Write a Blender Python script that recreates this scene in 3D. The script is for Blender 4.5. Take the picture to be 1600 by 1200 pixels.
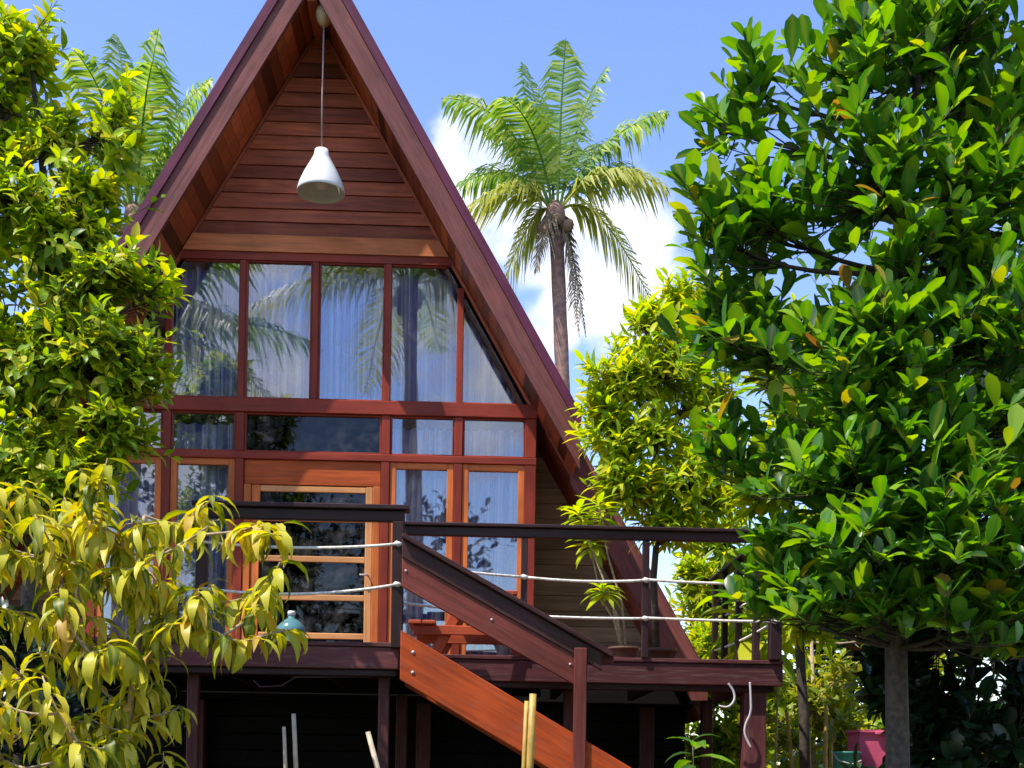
import bpy, bmesh, math, random
import numpy as np
from mathutils import Vector, Matrix, Quaternion

for o in list(bpy.data.objects):
    bpy.data.objects.remove(o)
scene = bpy.context.scene
C = scene.collection
R = math.radians
random.seed(7)
rng = np.random.default_rng(7)

# ------------------------------------------------------------------ camera
CAM_LOC = Vector((1.5765, -12.0, -0.8962))
CAM_ROT = Matrix.Rotation(-0.0325, 3, 'Z') @ Matrix.Rotation(math.pi/2 + 0.0128, 3, 'X') @ Matrix.Rotation(0.0157, 3, 'Z')
F_PX = 1937.96          # focal length in units of the 1600 px wide frame
cam_data = bpy.data.cameras.new('camera')
cam_data.sensor_width = 36
cam_data.lens = 36 * F_PX / 1600
cam_data.shift_y = 582.1 / 1600
cam_data.clip_end = 3000
cam = bpy.data.objects.new('camera', cam_data)
cam.matrix_world = Matrix.Translation(CAM_LOC) @ CAM_ROT.to_4x4()
C.objects.link(cam)
scene.camera = cam

# ------------------------------------------------------------------ world, sun, exposure
SUN_TO = Vector((-0.52, -0.32, 1.0)).normalized()     # direction towards the sun
world = bpy.data.worlds.new('World')
scene.world = world
world.use_nodes = True
nt = world.node_tree
nt.nodes.clear()
def wn(t, **k):
    n = nt.nodes.new(t)
    for a, b in k.items():
        setattr(n, a, b)
    return n
def wmath(op, a, b=None):
    n = wn('ShaderNodeMath', operation=op)
    for i, v in enumerate((a, b)):
        if v is None:
            continue
        if isinstance(v, (int, float)):
            n.inputs[i].default_value = v
        else:
            nt.links.new(v, n.inputs[i])
    return n.outputs[0]
sky = wn('ShaderNodeTexSky', sky_type='NISHITA')
sky.sun_disc = False
sky.sun_elevation = math.asin(SUN_TO.z)
sky.sun_rotation = math.atan2(SUN_TO.x, SUN_TO.y)
sky.altitude = 300
sky.air_density = 1.25
sky.dust_density = 0.15
sky.ozone_density = 3.2
tc = wn('ShaderNodeTexCoord')
nz = wn('ShaderNodeTexNoise')
nz.inputs['Scale'].default_value = 13.0
nz.inputs['Detail'].default_value = 9.0
nz.inputs['Roughness'].default_value = 0.55
nt.links.new(tc.outputs['Generated'], nz.inputs['Vector'])
# cumulus banks: centre direction, angular size (radians)
CLOUDS = [((-0.002, 1, 0.475), 0.040), ((0.045, 1, 0.435), 0.045), ((0.115, 1, 0.435), 0.046), ((0.105, 1, 0.385), 0.040), ((0.06, 1, 0.365), 0.030), ((-0.62, 1, 0.60), 0.12), ((0.9, 1, 0.35), 0.2),
          ((-1.6, 0.6, 0.4), 0.25), ((1.5, -0.3, 0.35), 0.22), ((-0.30, -1, 0.35), 0.17), ((0.05, -1, 0.40), 0.13), ((0.5, -1, 0.2), 0.22),
          ((-1.2, -1, 0.3), 0.22), ((-0.2, -1, 0.9), 0.15)]
mask = None
for d, s in CLOUDS:
    d = Vector(d).normalized()
    dp = wn('ShaderNodeVectorMath', operation='DOT_PRODUCT')
    nt.links.new(tc.outputs['Generated'], dp.inputs[0])
    dp.inputs[1].default_value = d
    a = wmath('ARCCOSINE', wmath('MINIMUM', dp.outputs['Value'], 0.999999))
    v = wmath('SUBTRACT', 1.0, wmath('DIVIDE', a, s * 1.35))
    mask = v if mask is None else wmath('MAXIMUM', mask, v)
mask = wmath('MAXIMUM', mask, -0.9)
mix_in = wmath('ADD', mask, wmath('MULTIPLY', wmath('SUBTRACT', nz.outputs['Fac'], 0.5), 1.9))
mr = wn('ShaderNodeMapRange', interpolation_type='SMOOTHSTEP')
mr.inputs['From Min'].default_value = 0.10
mr.inputs['From Max'].default_value = 0.55
nt.links.new(mix_in, mr.inputs['Value'])
hsv = wn('ShaderNodeHueSaturation')
hsv.inputs['Hue'].default_value = 0.520
hsv.inputs['Saturation'].default_value = 1.12
hsv.inputs['Value'].default_value = 0.94
nt.links.new(sky.outputs['Color'], hsv.inputs['Color'])
mx = wn('ShaderNodeMixRGB')
nt.links.new(mr.outputs[0], mx.inputs['Fac'])
nt.links.new(hsv.outputs['Color'], mx.inputs['Color1'])
nz2 = wn('ShaderNodeTexNoise')
nz2.inputs['Scale'].default_value = 22.0
nz2.inputs['Detail'].default_value = 6.0
nt.links.new(tc.outputs['Generated'], nz2.inputs['Vector'])
crp = wn('ShaderNodeValToRGB')
crp.color_ramp.elements[0].position = 0.35
crp.color_ramp.elements[0].color = (2.6, 2.9, 3.9, 1)
crp.color_ramp.elements[1].position = 0.62
crp.color_ramp.elements[1].color = (4.2, 4.3, 4.6, 1)
nt.links.new(nz2.outputs['Fac'], crp.inputs['Fac'])
nt.links.new(crp.outputs['Color'], mx.inputs['Color2'])
bg = wn('ShaderNodeBackground')
bg.inputs['Strength'].default_value = 0.15
wo = wn('ShaderNodeOutputWorld')
nt.links.new(mx.outputs['Color'], bg.inputs['Color'])
nt.links.new(bg.outputs[0], wo.inputs['Surface'])

sun_data = bpy.data.lights.new('sun', 'SUN')
sun_data.energy = 3.4
sun_data.angle = R(0.5)
sun_data.color = (1.0, 0.93, 0.82)
sun = bpy.data.objects.new('sun', sun_data)
sun.rotation_euler = (-SUN_TO).to_track_quat('-Z', 'Y').to_euler()
sun.location = (-6, -10, 20)
C.objects.link(sun)

vs = scene.view_settings
vs.view_transform = 'Standard'
vs.look = 'None'
vs.exposure = 1.17
vs.gamma = 1.0
vs.use_curve_mapping = False
cy = scene.cycles
cy.max_bounces = 6
cy.diffuse_bounces = 3
cy.glossy_bounces = 3
cy.transmission_bounces = 4
cy.transparent_max_bounces = 8

# ------------------------------------------------------------------ materials
def new_mat(name):
    m = bpy.data.materials.new(name)
    m.use_nodes = True
    n = m.node_tree
    n.nodes.clear()
    out = n.nodes.new('ShaderNodeOutputMaterial')
    return m, n, out
def rgba(c, k=1.0):
    return (c[0]*k, c[1]*k, c[2]*k, 1)

def wood(name, col, rough=0.5, var=0.35, grain=0.35, scale=1.0, weather=0.0):
    """Grain runs along each piece's local X; colour shifts from board to board."""
    m, n, out = new_mat(name)
    L = n.links.new
    tcn = n.nodes.new('ShaderNodeTexCoord')
    oi = n.nodes.new('ShaderNodeObjectInfo')
    mp = n.nodes.new('ShaderNodeMapping')
    mp.inputs['Scale'].default_value = (1.1*scale, 16*scale, 16*scale)
    comb = n.nodes.new('ShaderNodeVectorMath'); comb.operation = 'MULTIPLY_ADD'
    comb.inputs[1].default_value = (37, 53, 71)
    L(oi.outputs['Random'], comb.inputs[0])
    L(tcn.outputs['Object'], comb.inputs[2])
    L(comb.outputs[0], mp.inputs['Vector'])
    g = n.nodes.new('ShaderNodeTexNoise')
    g.inputs['Scale'].default_value = 1.6; g.inputs['Detail'].default_value = 8; g.inputs['Roughness'].default_value = 0.62; g.inputs['Distortion'].default_value = 0.6
    L(mp.outputs[0], g.inputs['Vector'])
    b = n.nodes.new('ShaderNodeTexNoise')
    b.inputs['Scale'].default_value = 2.3; b.inputs['Detail'].default_value = 5
    L(comb.outputs[0], b.inputs['Vector'])
    ramp = n.nodes.new('ShaderNodeValToRGB')
    ramp.color_ramp.elements[0].position = 0.28
    ramp.color_ramp.elements[0].color = rgba(col, 1 - grain)
    ramp.color_ramp.elements[1].position = 0.74
    ramp.color_ramp.elements[1].color = rgba(col, 1 + grain)
    L(g.outputs['Fac'], ramp.inputs['Fac'])
    hs = n.nodes.new('ShaderNodeHueSaturation')
    L(ramp.outputs['Color'], hs.inputs['Color'])
    mv = n.nodes.new('ShaderNodeMapRange')
    mv.inputs['To Min'].default_value = 1 - var; mv.inputs['To Max'].default_value = 1 + var
    L(oi.outputs['Random'], mv.inputs['Value'])
    mb = n.nodes.new('ShaderNodeMapRange')
    mb.inputs['From Min'].default_value = 0.3; mb.inputs['From Max'].default_value = 0.7
    mb.inputs['To Min'].default_value = 0.75; mb.inputs['To Max'].default_value = 1.2
    L(b.outputs['Fac'], mb.inputs['Value'])
    mm = n.nodes.new('ShaderNodeMath'); mm.operation = 'MULTIPLY'
    L(mv.outputs[0], mm.inputs[0]); L(mb.outputs[0], mm.inputs[1])
    L(mm.outputs[0], hs.inputs['Value'])
    colour = hs.outputs['Color']
    if weather > 0:
        wx = n.nodes.new('ShaderNodeMixRGB')
        wx.inputs['Color2'].default_value = (0.23, 0.17, 0.15, 1)
        w2 = n.nodes.new('ShaderNodeTexNoise'); w2.inputs['Scale'].default_value = 5; w2.inputs['Detail'].default_value = 8
        L(mp.outputs[0], w2.inputs['Vector'])
        wr = n.nodes.new('ShaderNodeMapRange'); wr.inputs['From Min'].default_value = 0.52; wr.inputs['From Max'].default_value = 0.75; wr.inputs['To Max'].default_value = weather
        L(w2.outputs['Fac'], wr.inputs['Value']); L(wr.outputs[0], wx.inputs['Fac'])
        L(colour, wx.inputs['Color1']); colour = wx.outputs['Color']
    p = n.nodes.new('ShaderNodeBsdfPrincipled')
    p.inputs['Specular IOR Level'].default_value = 0.22
    L(colour, p.inputs['Base Color'])
    rr = n.nodes.new('ShaderNodeMapRange'); rr.inputs['To Min'].default_value = rough - 0.12; rr.inputs['To Max'].default_value = rough + 0.18
    L(g.outputs['Fac'], rr.inputs['Value']); L(rr.outputs[0], p.inputs['Roughness'])
    bp = n.nodes.new('ShaderNodeBump'); bp.inputs['Strength'].default_value = 0.35; bp.inputs['Distance'].default_value = 0.006
    L(g.outputs['Fac'], bp.inputs['Height']); L(bp.outputs[0], p.inputs['Normal'])
    L(p.outputs[0], out.inputs['Surface'])
    return m

def plain(name, col, rough=0.5, noise=0.15, scale=8, metallic=0, spec=0.5):
    m, n, out = new_mat(name)
    L = n.links.new
    tcn = n.nodes.new('ShaderNodeTexCoord')
    g = n.nodes.new('ShaderNodeTexNoise'); g.inputs['Scale'].default_value = scale; g.inputs['Detail'].default_value = 6
    L(tcn.outputs['Object'], g.inputs['Vector'])
    ramp = n.nodes.new('ShaderNodeValToRGB')
    ramp.color_ramp.elements[0].position = 0.3; ramp.color_ramp.elements[1].position = 0.7
    ramp.color_ramp.elements[0].color = rgba(col, 1 - noise); ramp.color_ramp.elements[1].color = rgba(col, 1 + noise)
    L(g.outputs['Fac'], ramp.inputs['Fac'])
    p = n.nodes.new('ShaderNodeBsdfPrincipled')
    p.inputs['Roughness'].default_value = rough; p.inputs['Metallic'].default_value = metallic
    p.inputs['Specular IOR Level'].default_value = spec
    L(ramp.outputs['Color'], p.inputs['Base Color'])
    bp = n.nodes.new('ShaderNodeBump'); bp.inputs['Strength'].default_value = 0.25; bp.inputs['Distance'].default_value = 0.01
    L(g.outputs['Fac'], bp.inputs['Height']); L(bp.outputs[0], p.inputs['Normal'])
    L(p.outputs[0], out.inputs['Surface'])
    return m

def leaf_mat(name, cols, rough=0.35, trans=0.35, vein=0.0, spec=0.5):
    """cols: list of (position, colour) for the leaf-to-leaf ramp; per-leaf random from the object or the 'rnd' attribute."""
    m, n, out = new_mat(name)
    L = n.links.new
    at = n.nodes.new('ShaderNodeAttribute'); at.attribute_name = 'rnd'
    oi = n.nodes.new('ShaderNodeObjectInfo')
    ad = n.nodes.new('ShaderNodeMath'); ad.operation = 'ADD'
    L(at.outputs['Fac'], ad.inputs[0]); L(oi.outputs['Random'], ad.inputs[1])
    fr = n.nodes.new('ShaderNodeMath'); fr.operation = 'FRACT'
    L(ad.outputs[0], fr.inputs[0])
    ramp = n.nodes.new('ShaderNodeValToRGB')
    el = ramp.color_ramp.elements
    while len(el) < len(cols):
        el.new(0.5)
    for e, (p_, c_) in zip(el, cols):
        e.position = p_; e.color = rgba(c_)
    L(fr.outputs[0], ramp.inputs['Fac'])
    col = ramp.outputs['Color']
    uv = n.nodes.new('ShaderNodeAttribute'); uv.attribute_name = 'rib'       # 0 at the midrib, 1 at the margin
    if vein > 0:
        mr_ = n.nodes.new('ShaderNodeMapRange'); mr_.inputs['From Min'].default_value = 0.0; mr_.inputs['From Max'].default_value = 0.55
        mr_.inputs['To Min'].default_value = vein; mr_.inputs['To Max'].default_value = 0
        L(uv.outputs['Fac'], mr_.inputs['Value'])
        mxx = n.nodes.new('ShaderNodeMixRGB'); mxx.inputs['Color2'].default_value = (0.62, 0.50, 0.09, 1)
        L(mr_.outputs[0], mxx.inputs['Fac']); L(col, mxx.inputs['Color1']); col = mxx.outputs['Color']
    p = n.nodes.new('ShaderNodeBsdfPrincipled')
    L(col, p.inputs['Base Color'])
    p.inputs['Roughness'].default_value = rough
    p.inputs['Specular IOR Level'].default_value = spec
    t = n.nodes.new('ShaderNodeBsdfTranslucent')
    hs = n.nodes.new('ShaderNodeHueSaturation'); hs.inputs['Saturation'].default_value = 1.15; hs.inputs['Value'].default_value = 1.5; hs.inputs['Hue'].default_value = 0.485
    L(col, hs.inputs['Color']); L(hs.outputs[0], t.inputs['Color'])
    ms = n.nodes.new('ShaderNodeMixShader'); ms.inputs['Fac'].default_value = trans
    L(p.outputs[0], ms.inputs[1]); L(t.outputs[0], ms.inputs[2])
    L(ms.outputs[0], out.inputs['Surface'])
    return m

M = {}
M['gable'] = wood('gable boards', (0.320, 0.082, 0.038), 0.5, 0.45, 0.45, weather=0.2)
M['barge'] = wood('barge timber', (0.170, 0.052, 0.046), 0.5, 0.15, 0.35, weather=0.25)
M['fascia'] = wood('fascia timber', (0.105, 0.020, 0.048), 0.45, 0.15, 0.25)
M['soffit'] = wood('soffit boards', (0.27, 0.062, 0.020), 0.5, 0.75, 0.35)
M['beam'] = wood('varnished beam', (0.52, 0.165, 0.058), 0.45, 0.12, 0.30)
M['frame'] = wood('window timber', (0.235, 0.034, 0.018), 0.42, 0.15, 0.25)
M['sash'] = wood('orange sash timber', (0.56, 0.150, 0.036), 0.42, 0.12, 0.28)
M['header'] = wood('orange header', (0.50, 0.095, 0.018), 0.45, 0.10, 0.35)
M['pale'] = wood('pale door rail', (0.62, 0.29, 0.11), 0.45, 0.08, 0.2)
M['deck'] = wood('deck timber', (0.092, 0.027, 0.028), 0.5, 0.25, 0.35, weather=0.35)
M['dark'] = wood('dark stained rail', (0.030, 0.013, 0.014), 0.42, 0.2, 0.3, weather=0.10)
M['rail_dark'] = wood('dark brown handrail', (0.045, 0.015, 0.014), 0.45, 0.1, 0.4, weather=0.15)
M['rail_red'] = wood('reddish stair rail', (0.135, 0.030, 0.022), 0.5, 0.15, 0.35, weather=0.15)
M['stringer'] = wood('orange stringer', (0.37, 0.056, 0.008), 0.55, 0.10, 0.38, weather=0.22)
M['porch'] = wood('grey weathered boards', (0.36, 0.25, 0.15), 0.65, 0.35, 0.35)
M['shade_black'] = wood('tarred boards', (0.004, 0.0035, 0.0035), 0.85, 0.3, 0.3)  # near-black colour stands in for the deep shade under the deck
M['table'] = wood('red table timber', (0.36, 0.065, 0.022), 0.5, 0.15, 0.3)
M['roofing'] = plain('dark roofing', (0.055, 0.035, 0.035), 0.7, 0.4, 14)
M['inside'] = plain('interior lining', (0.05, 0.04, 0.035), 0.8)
M['rope'] = plain('white rope', (0.70, 0.65, 0.58), 0.85, 0.30, 45)
M['lamp'] = plain('white enamel', (0.72, 0.72, 0.70), 0.35, 0.06, 6)
M['rose'] = plain('cream ceiling rose', (0.50, 0.36, 0.20), 0.5, 0.08)
M['cord'] = plain('lamp cord', (0.34, 0.26, 0.24), 0.6, 0.1)
M['bulb'] = plain('frosted bulb', (0.75, 0.74, 0.70), 0.3, 0.02)
M['bark'] = plain('grey brown bark', (0.060, 0.046, 0.034), 0.9, 0.5, 30)
M['palebark'] = plain('pale twig bark', (0.36, 0.27, 0.16), 0.8, 0.4, 40)
M['palmbark'] = plain('palm bark', (0.26, 0.15, 0.12), 0.9, 0.4, 9)
M['bamboo'] = plain('yellow bamboo', (0.42, 0.26, 0.05), 0.5, 0.35, 12)
M['bamboo2'] = plain('bleached stick', (0.42, 0.34, 0.24), 0.6, 0.35, 12)
M['pot'] = plain('terracotta pot', (0.10, 0.045, 0.03), 0.75, 0.25, 12)
M['soil'] = plain('potting soil', (0.025, 0.018, 0.012), 0.95, 0.4, 30)
M['pink'] = plain('pink plastic', (0.62, 0.10, 0.20), 0.45, 0.12, 7)
M['teal'] = plain('teal plastic', (0.05, 0.30, 0.24), 0.45, 0.12, 7)
M['cable'] = plain('grey cable', (0.45, 0.42, 0.42), 0.6, 0.1)
M['cloth'] = plain('white cloth', (0.72, 0.68, 0.72), 0.9, 0.1, 20)
M['cloth_red'] = plain('faded red cloth', (0.42, 0.09, 0.06), 0.9, 0.15, 20)
M['coconut'] = plain('coconut husk', (0.22, 0.13, 0.08), 0.7, 0.3, 10)
M['dry'] = leaf_mat('dry palm frond', [(0.0, (0.20, 0.15, 0.09)), (1.0, (0.30, 0.25, 0.18))], 0.6, 0.2)

def curtain_mat():
    m, n, out = new_mat('pale blue curtain')
    L = n.links.new
    p = n.nodes.new('ShaderNodeBsdfPrincipled')
    p.inputs['Roughness'].default_value = 0.9
    tx = n.nodes.new('ShaderNodeTexCoord'); oi = n.nodes.new('ShaderNodeObjectInfo')
    sx_ = n.nodes.new('ShaderNodeSeparateXYZ'); L(tx.outputs['Object'], sx_.inputs[0])
    ax = n.nodes.new('ShaderNodeMath'); ax.operation = 'MULTIPLY_ADD'; ax.inputs[1].default_value = 1.0
    L(sx_.outputs['X'], ax.inputs[0]); L(oi.outputs['Random'], ax.inputs[2])
    n1 = n.nodes.new('ShaderNodeTexNoise'); n1.noise_dimensions = '1D'; n1.inputs['Scale'].default_value = 15; n1.inputs['Detail'].default_value = 3
    L(ax.outputs[0], n1.inputs['W'])
    rp = n.nodes.new('ShaderNodeValToRGB')                       # uneven blue and pale vertical stripes
    rp.color_ramp.elements[0].position = 0.42; rp.color_ramp.elements[0].color = (0.16, 0.19, 0.56, 1)
    rp.color_ramp.elements[1].position = 0.60; rp.color_ramp.elements[1].color = (0.82, 0.83, 0.96, 1)
    L(n1.outputs['Fac'], rp.inputs['Fac']); L(rp.outputs[0], p.inputs['Base Color'])
    t = n.nodes.new('ShaderNodeBsdfTranslucent'); t.inputs['Color'].default_value = (0.32, 0.34, 0.68, 1)
    w = n.nodes.new('ShaderNodeTexNoise'); w.inputs['Scale'].default_value = 220
    tcn = n.nodes.new('ShaderNodeTexCoord'); L(tcn.outputs['Object'], w.inputs['Vector'])
    bp = n.nodes.new('ShaderNodeBump'); bp.inputs['Strength'].default_value = 0.2; bp.inputs['Distance'].default_value = 0.002
    L(w.outputs['Fac'], bp.inputs['Height']); L(bp.outputs[0], p.inputs['Normal'])
    ms = n.nodes.new('ShaderNodeMixShader'); ms.inputs['Fac'].default_value = 0.25
    L(p.outputs[0], ms.inputs[1]); L(t.outputs[0], ms.inputs[2]); L(ms.outputs[0], out.inputs['Surface'])
    return m
M['curtain'] = curtain_mat()

def glass_mat(name, tint, refl):
    m, n, out = new_mat(name)
    L = n.links.new
    tr = n.nodes.new('ShaderNodeBsdfTransparent'); tr.inputs['Color'].default_value = rgba(tint)
    gl = n.nodes.new('ShaderNodeBsdfGlossy'); gl.inputs['Roughness'].default_value = 0.015; gl.inputs['Color'].default_value = (0.92, 0.94, 1.0, 1)
    tcn = n.nodes.new('ShaderNodeTexCoord')
    nz_ = n.nodes.new('ShaderNodeTexNoise'); nz_.inputs['Scale'].default_value = 1.4; nz_.inputs['Detail'].default_value = 1
    L(tcn.outputs['Object'], nz_.inputs['Vector'])
    bp = n.nodes.new('ShaderNodeBump'); bp.inputs['Strength'].default_value = 0.06; bp.inputs['Distance'].default_value = 0.02
    L(nz_.outputs['Fac'], bp.inputs['Height']); L(bp.outputs[0], gl.inputs['Normal'])
    lw = n.nodes.new('ShaderNodeFresnel'); lw.inputs['IOR'].default_value = 1.5
    mr_ = n.nodes.new('ShaderNodeMapRange'); mr_.inputs['From Min'].default_value = 0.04; mr_.inputs['To Min'].default_value = refl
    L(lw.outputs[0], mr_.inputs['Value'])
    ms = n.nodes.new('ShaderNodeMixShader')
    L(mr_.outputs[0], ms.inputs['Fac']); L(tr.outputs[0], ms.inputs[1]); L(gl.outputs[0], ms.inputs[2])
    df = n.nodes.new('ShaderNodeBsdfDiffuse'); df.inputs['Color'].default_value = (0.62, 0.60, 0.56, 1)
    dn = n.nodes.new('ShaderNodeTexNoise'); dn.inputs['Scale'].default_value = 6; dn.inputs['Detail'].default_value = 9; dn.inputs['Roughness'].default_value = 0.7
    L(tcn.outputs['Object'], dn.inputs['Vector'])
    dm = n.nodes.new('ShaderNodeMapRange'); dm.inputs['From Min'].default_value = 0.45; dm.inputs['From Max'].default_value = 0.75; dm.inputs['To Max'].default_value = 0.10
    L(dn.outputs['Fac'], dm.inputs['Value'])
    m2 = n.nodes.new('ShaderNodeMixShader')
    L(dm.outputs[0], m2.inputs['Fac']); L(ms.outputs[0], m2.inputs[1]); L(df.outputs[0], m2.inputs[2])
    L(m2.outputs[0], out.inputs['Surface'])
    return m
M['glass'] = glass_mat('coated window glass', (0.96, 0.98, 1.0), 0.13)
M['door_glass'] = glass_mat('dark door glass', (0.30, 0.32, 0.34), 0.028)
M['jug'] = plain('blue plastic jug', (0.09, 0.22, 0.24), 0.2, 0.15, 5)

def ground_mat():
    m, n, out = new_mat('leaf litter and grass')
    L = n.links.new
    tcn = n.nodes.new('ShaderNodeTexCoord')
    a = n.nodes.new('ShaderNodeTexNoise'); a.inputs['Scale'].default_value = 0.7; a.inputs['Detail'].default_value = 9; a.inputs['Roughness'].default_value = 0.7
    b = n.nodes.new('ShaderNodeTexNoise'); b.inputs['Scale'].default_value = 25; b.inputs['Detail'].default_value = 6
    L(tcn.outputs['Object'], a.inputs['Vector']); L(tcn.outputs['Object'], b.inputs['Vector'])
    r1 = n.nodes.new('ShaderNodeValToRGB')
    r1.color_ramp.elements[0].position = 0.4; r1.color_ramp.elements[0].color = (0.055, 0.042, 0.026, 1)
    r1.color_ramp.elements[1].position = 0.6; r1.color_ramp.elements[1].color = (0.05, 0.085, 0.02, 1)
    L(a.outputs['Fac'], r1.inputs['Fac'])
    hs = n.nodes.new('ShaderNodeHueSaturation')
    mr_ = n.nodes.new('ShaderNodeMapRange'); mr_.inputs['From Min'].default_value = 0.3; mr_.inputs['From Max'].default_value = 0.7; mr_.inputs['To Min'].default_value = 0.5; mr_.inputs['To Max'].default_value = 1.5
    L(b.outputs['Fac'], mr_.inputs['Value']); L(mr_.outputs[0], hs.inputs['Value']); L(r1.outputs[0], hs.inputs['Color'])
    p = n.nodes.new('ShaderNodeBsdfPrincipled'); p.inputs['Roughness'].default_value = 0.95
    L(hs.outputs[0], p.inputs['Base Color'])
    bp = n.nodes.new('ShaderNodeBump'); bp.inputs['Distance'].default_value = 0.06
    L(b.outputs['Fac'], bp.inputs['Height']); L(bp.outputs[0], p.inputs['Normal'])
    L(p.outputs[0], out.inputs['Surface'])
    return m
M['ground'] = ground_mat()

# ------------------------------------------------------------------ helpers
def tag(o, label=None, cat=None, group=None, kind=None):
    if label: o['label'] = label
    if cat: o['category'] = cat
    if group: o['group'] = group
    if kind: o['kind'] = kind
    return o
def empty(name, loc, label, cat, group=None):
    o = bpy.data.objects.new(name, None)
    o.location = loc
    o.empty_display_size = 0.2
    C.objects.link(o)
    return tag(o, label, cat, group)
def world_loc(p):
    v = Vector((0, 0, 0))
    while p is not None:
        v += p.location
        p = p.parent
    return v
def link(o, parent, loc, rot=None):
    """Parents are never rotated, so a child's local place is its world place less its ancestors'."""
    C.objects.link(o)
    o.parent = parent
    o.location = Vector(loc) - (world_loc(parent) if parent else Vector((0, 0, 0)))
    if rot is not None:
        o.rotation_mode = 'QUATERNION'
        o.rotation_quaternion = rot
    return o
def mesh_from(name, verts, faces, mat, smooth=False):
    me = bpy.data.meshes.new(name)
    me.from_pydata([tuple(v) for v in verts], [], [tuple(f) for f in faces])
    me.materials.append(mat)
    if smooth:
        me.polygons.foreach_set('use_smooth', [True]*len(me.polygons))
    me.update()
    return me
_boxes = {}
def box_mesh(size, mat, bev=0.006):
    key = (round(size[0], 4), round(size[1], 4), round(size[2], 4), mat.name, bev)
    if key in _boxes:
        return _boxes[key]
    bm = bmesh.new()
    bmesh.ops.create_cube(bm, size=1)
    bmesh.ops.scale(bm, vec=size, verts=bm.verts)
    if bev:
        b = min(bev, min(size)*0.3)
        bmesh.ops.bevel(bm, geom=list(bm.edges), offset=b, segments=1, affect='EDGES', profile=0.5)
    me = bpy.data.meshes.new('board')
    bm.to_mesh(me); bm.free()
    me.materials.append(mat)
    _boxes[key] = me
    return me
def box(name, mat, parent, x0, x1, y0, y1, z0, z1, long='x', bev=0.006):
    """Axis-aligned board between the given planes; local X follows its long side for the grain."""
    c = ((x0+x1)/2, (y0+y1)/2, (z0+z1)/2)
    dx, dy, dz = x1-x0, y1-y0, z1-z0
    if long == 'x':
        size, q = (dx, dy, dz), Quaternion((1, 0, 0, 0))
    elif long == 'z':
        size, q = (dz, dy, dx), Quaternion((0, 1, 0), -math.pi/2)
    else:
        size, q = (dy, dx, dz), Quaternion((0, 0, 1), math.pi/2)
    o = bpy.data.objects.new(name, box_mesh(size, M[mat], bev))
    return link(o, parent, c, q)
def bar(name, mat, parent, p0, p1, w, t, up=(0, 0, 1), bev=0.006):
    """Board from p0 to p1, w wide across 'up', t thick along 'up' side."""
    p0, p1 = Vector(p0), Vector(p1)
    d = (p1-p0); L_ = d.length; d.normalize()
    u = Vector(up); u = (u - d*u.dot(d)).normalized()
    s = u.cross(d)
    q = Matrix((d, s, u)).transposed().to_quaternion()
    o = bpy.data.objects.new(name, box_mesh((L_, w, t), M[mat], bev))
    return link(o, parent, (p0+p1)/2, q)
def poly_prism(name, mat, parent, pts, y0, y1):
    """pts: polygon in (x, z), counter-clockwise seen from -y; extruded from y0 to y1."""
    n = len(pts)
    cx = sum(p[0] for p in pts)/n; cz = sum(p[1] for p in pts)/n; cy = (y0+y1)/2
    v = [(p[0]-cx, y0-cy, p[1]-cz) for p in pts] + [(p[0]-cx, y1-cy, p[1]-cz) for p in pts]
    f = [tuple(range(n)), tuple(range(2*n-1, n-1, -1))] + [(i, i+n, (i+1) % n+n, (i+1) % n) for i in range(n)]
    o = bpy.data.objects.new(name, mesh_from(name, v, f, M[mat]))
    return link(o, parent, (cx, cy, cz))
def lapped_board(name, mat, parent, z0, z1, x0, x1, yb, yt, yback):
    """Weatherboard: lower edge stands proud (yb), upper edge tucks back (yt)."""
    cz = (z0+z1)/2
    v = [(-x0, yb, z0-cz), (x0, yb, z0-cz), (x1, yt, z1-cz), (-x1, yt, z1-cz), (-x0, yback, z0-cz), (x0, yback, z0-cz), (x1, yback, z1-cz), (-x1, yback, z1-cz)]
    f = [(0, 1, 2, 3), (7, 6, 5, 4), (4, 5, 1, 0), (5, 6, 2, 1), (6, 7, 3, 2), (7, 4, 0, 3)]
    o = bpy.data.objects.new(name, mesh_from(name, v, f, M[mat]))
    return link(o, parent, (0, 0, cz))
def plumb_board(name, mat, parent, x0, x1, ztop, slope, depth, y0, y1):
    """Sloping board with plumb-cut ends: top edge at ztop(x), depth measured vertically."""
    d = Vector((1, 0, -slope)).normalized(); u = Vector((d.z*-1, 0, d.x)); sd = u.cross(d)
    m3 = Matrix((d, sd, u)).transposed(); inv = m3.inverted()
    c = Vector(((x0+x1)/2, (y0+y1)/2, ztop((x0+x1)/2)-depth/2))
    V = [inv @ (Vector((x, y, ztop(x)-dz_))-c) for y in (y0, y1) for x, dz_ in ((x0, depth), (x1, depth), (x1, 0), (x0, 0))]
    me = mesh_from(name, V, [(0, 1, 2, 3), (7, 6, 5, 4), (0, 4, 5, 1), (1, 5, 6, 2), (2, 6, 7, 3), (3, 7, 4, 0)], M[mat])
    bm = bmesh.new(); bm.from_mesh(me); bmesh.ops.recalc_face_normals(bm, faces=bm.faces)
    bmesh.ops.bevel(bm, geom=list(bm.edges), offset=0.005, segments=1, affect='EDGES'); bm.to_mesh(me); bm.free()
    return link(bpy.data.objects.new(name, me), parent, c, m3.to_quaternion())
def smooth(pts, n=2):
    pts = [Vector(p) for p in pts]
    for _ in range(n):
        q = [pts[0]]
        for a, b in zip(pts, pts[1:]):
            q += [a.lerp(b, .25), a.lerp(b, .75)]
        pts = q + [pts[-1]]
    return pts
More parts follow.
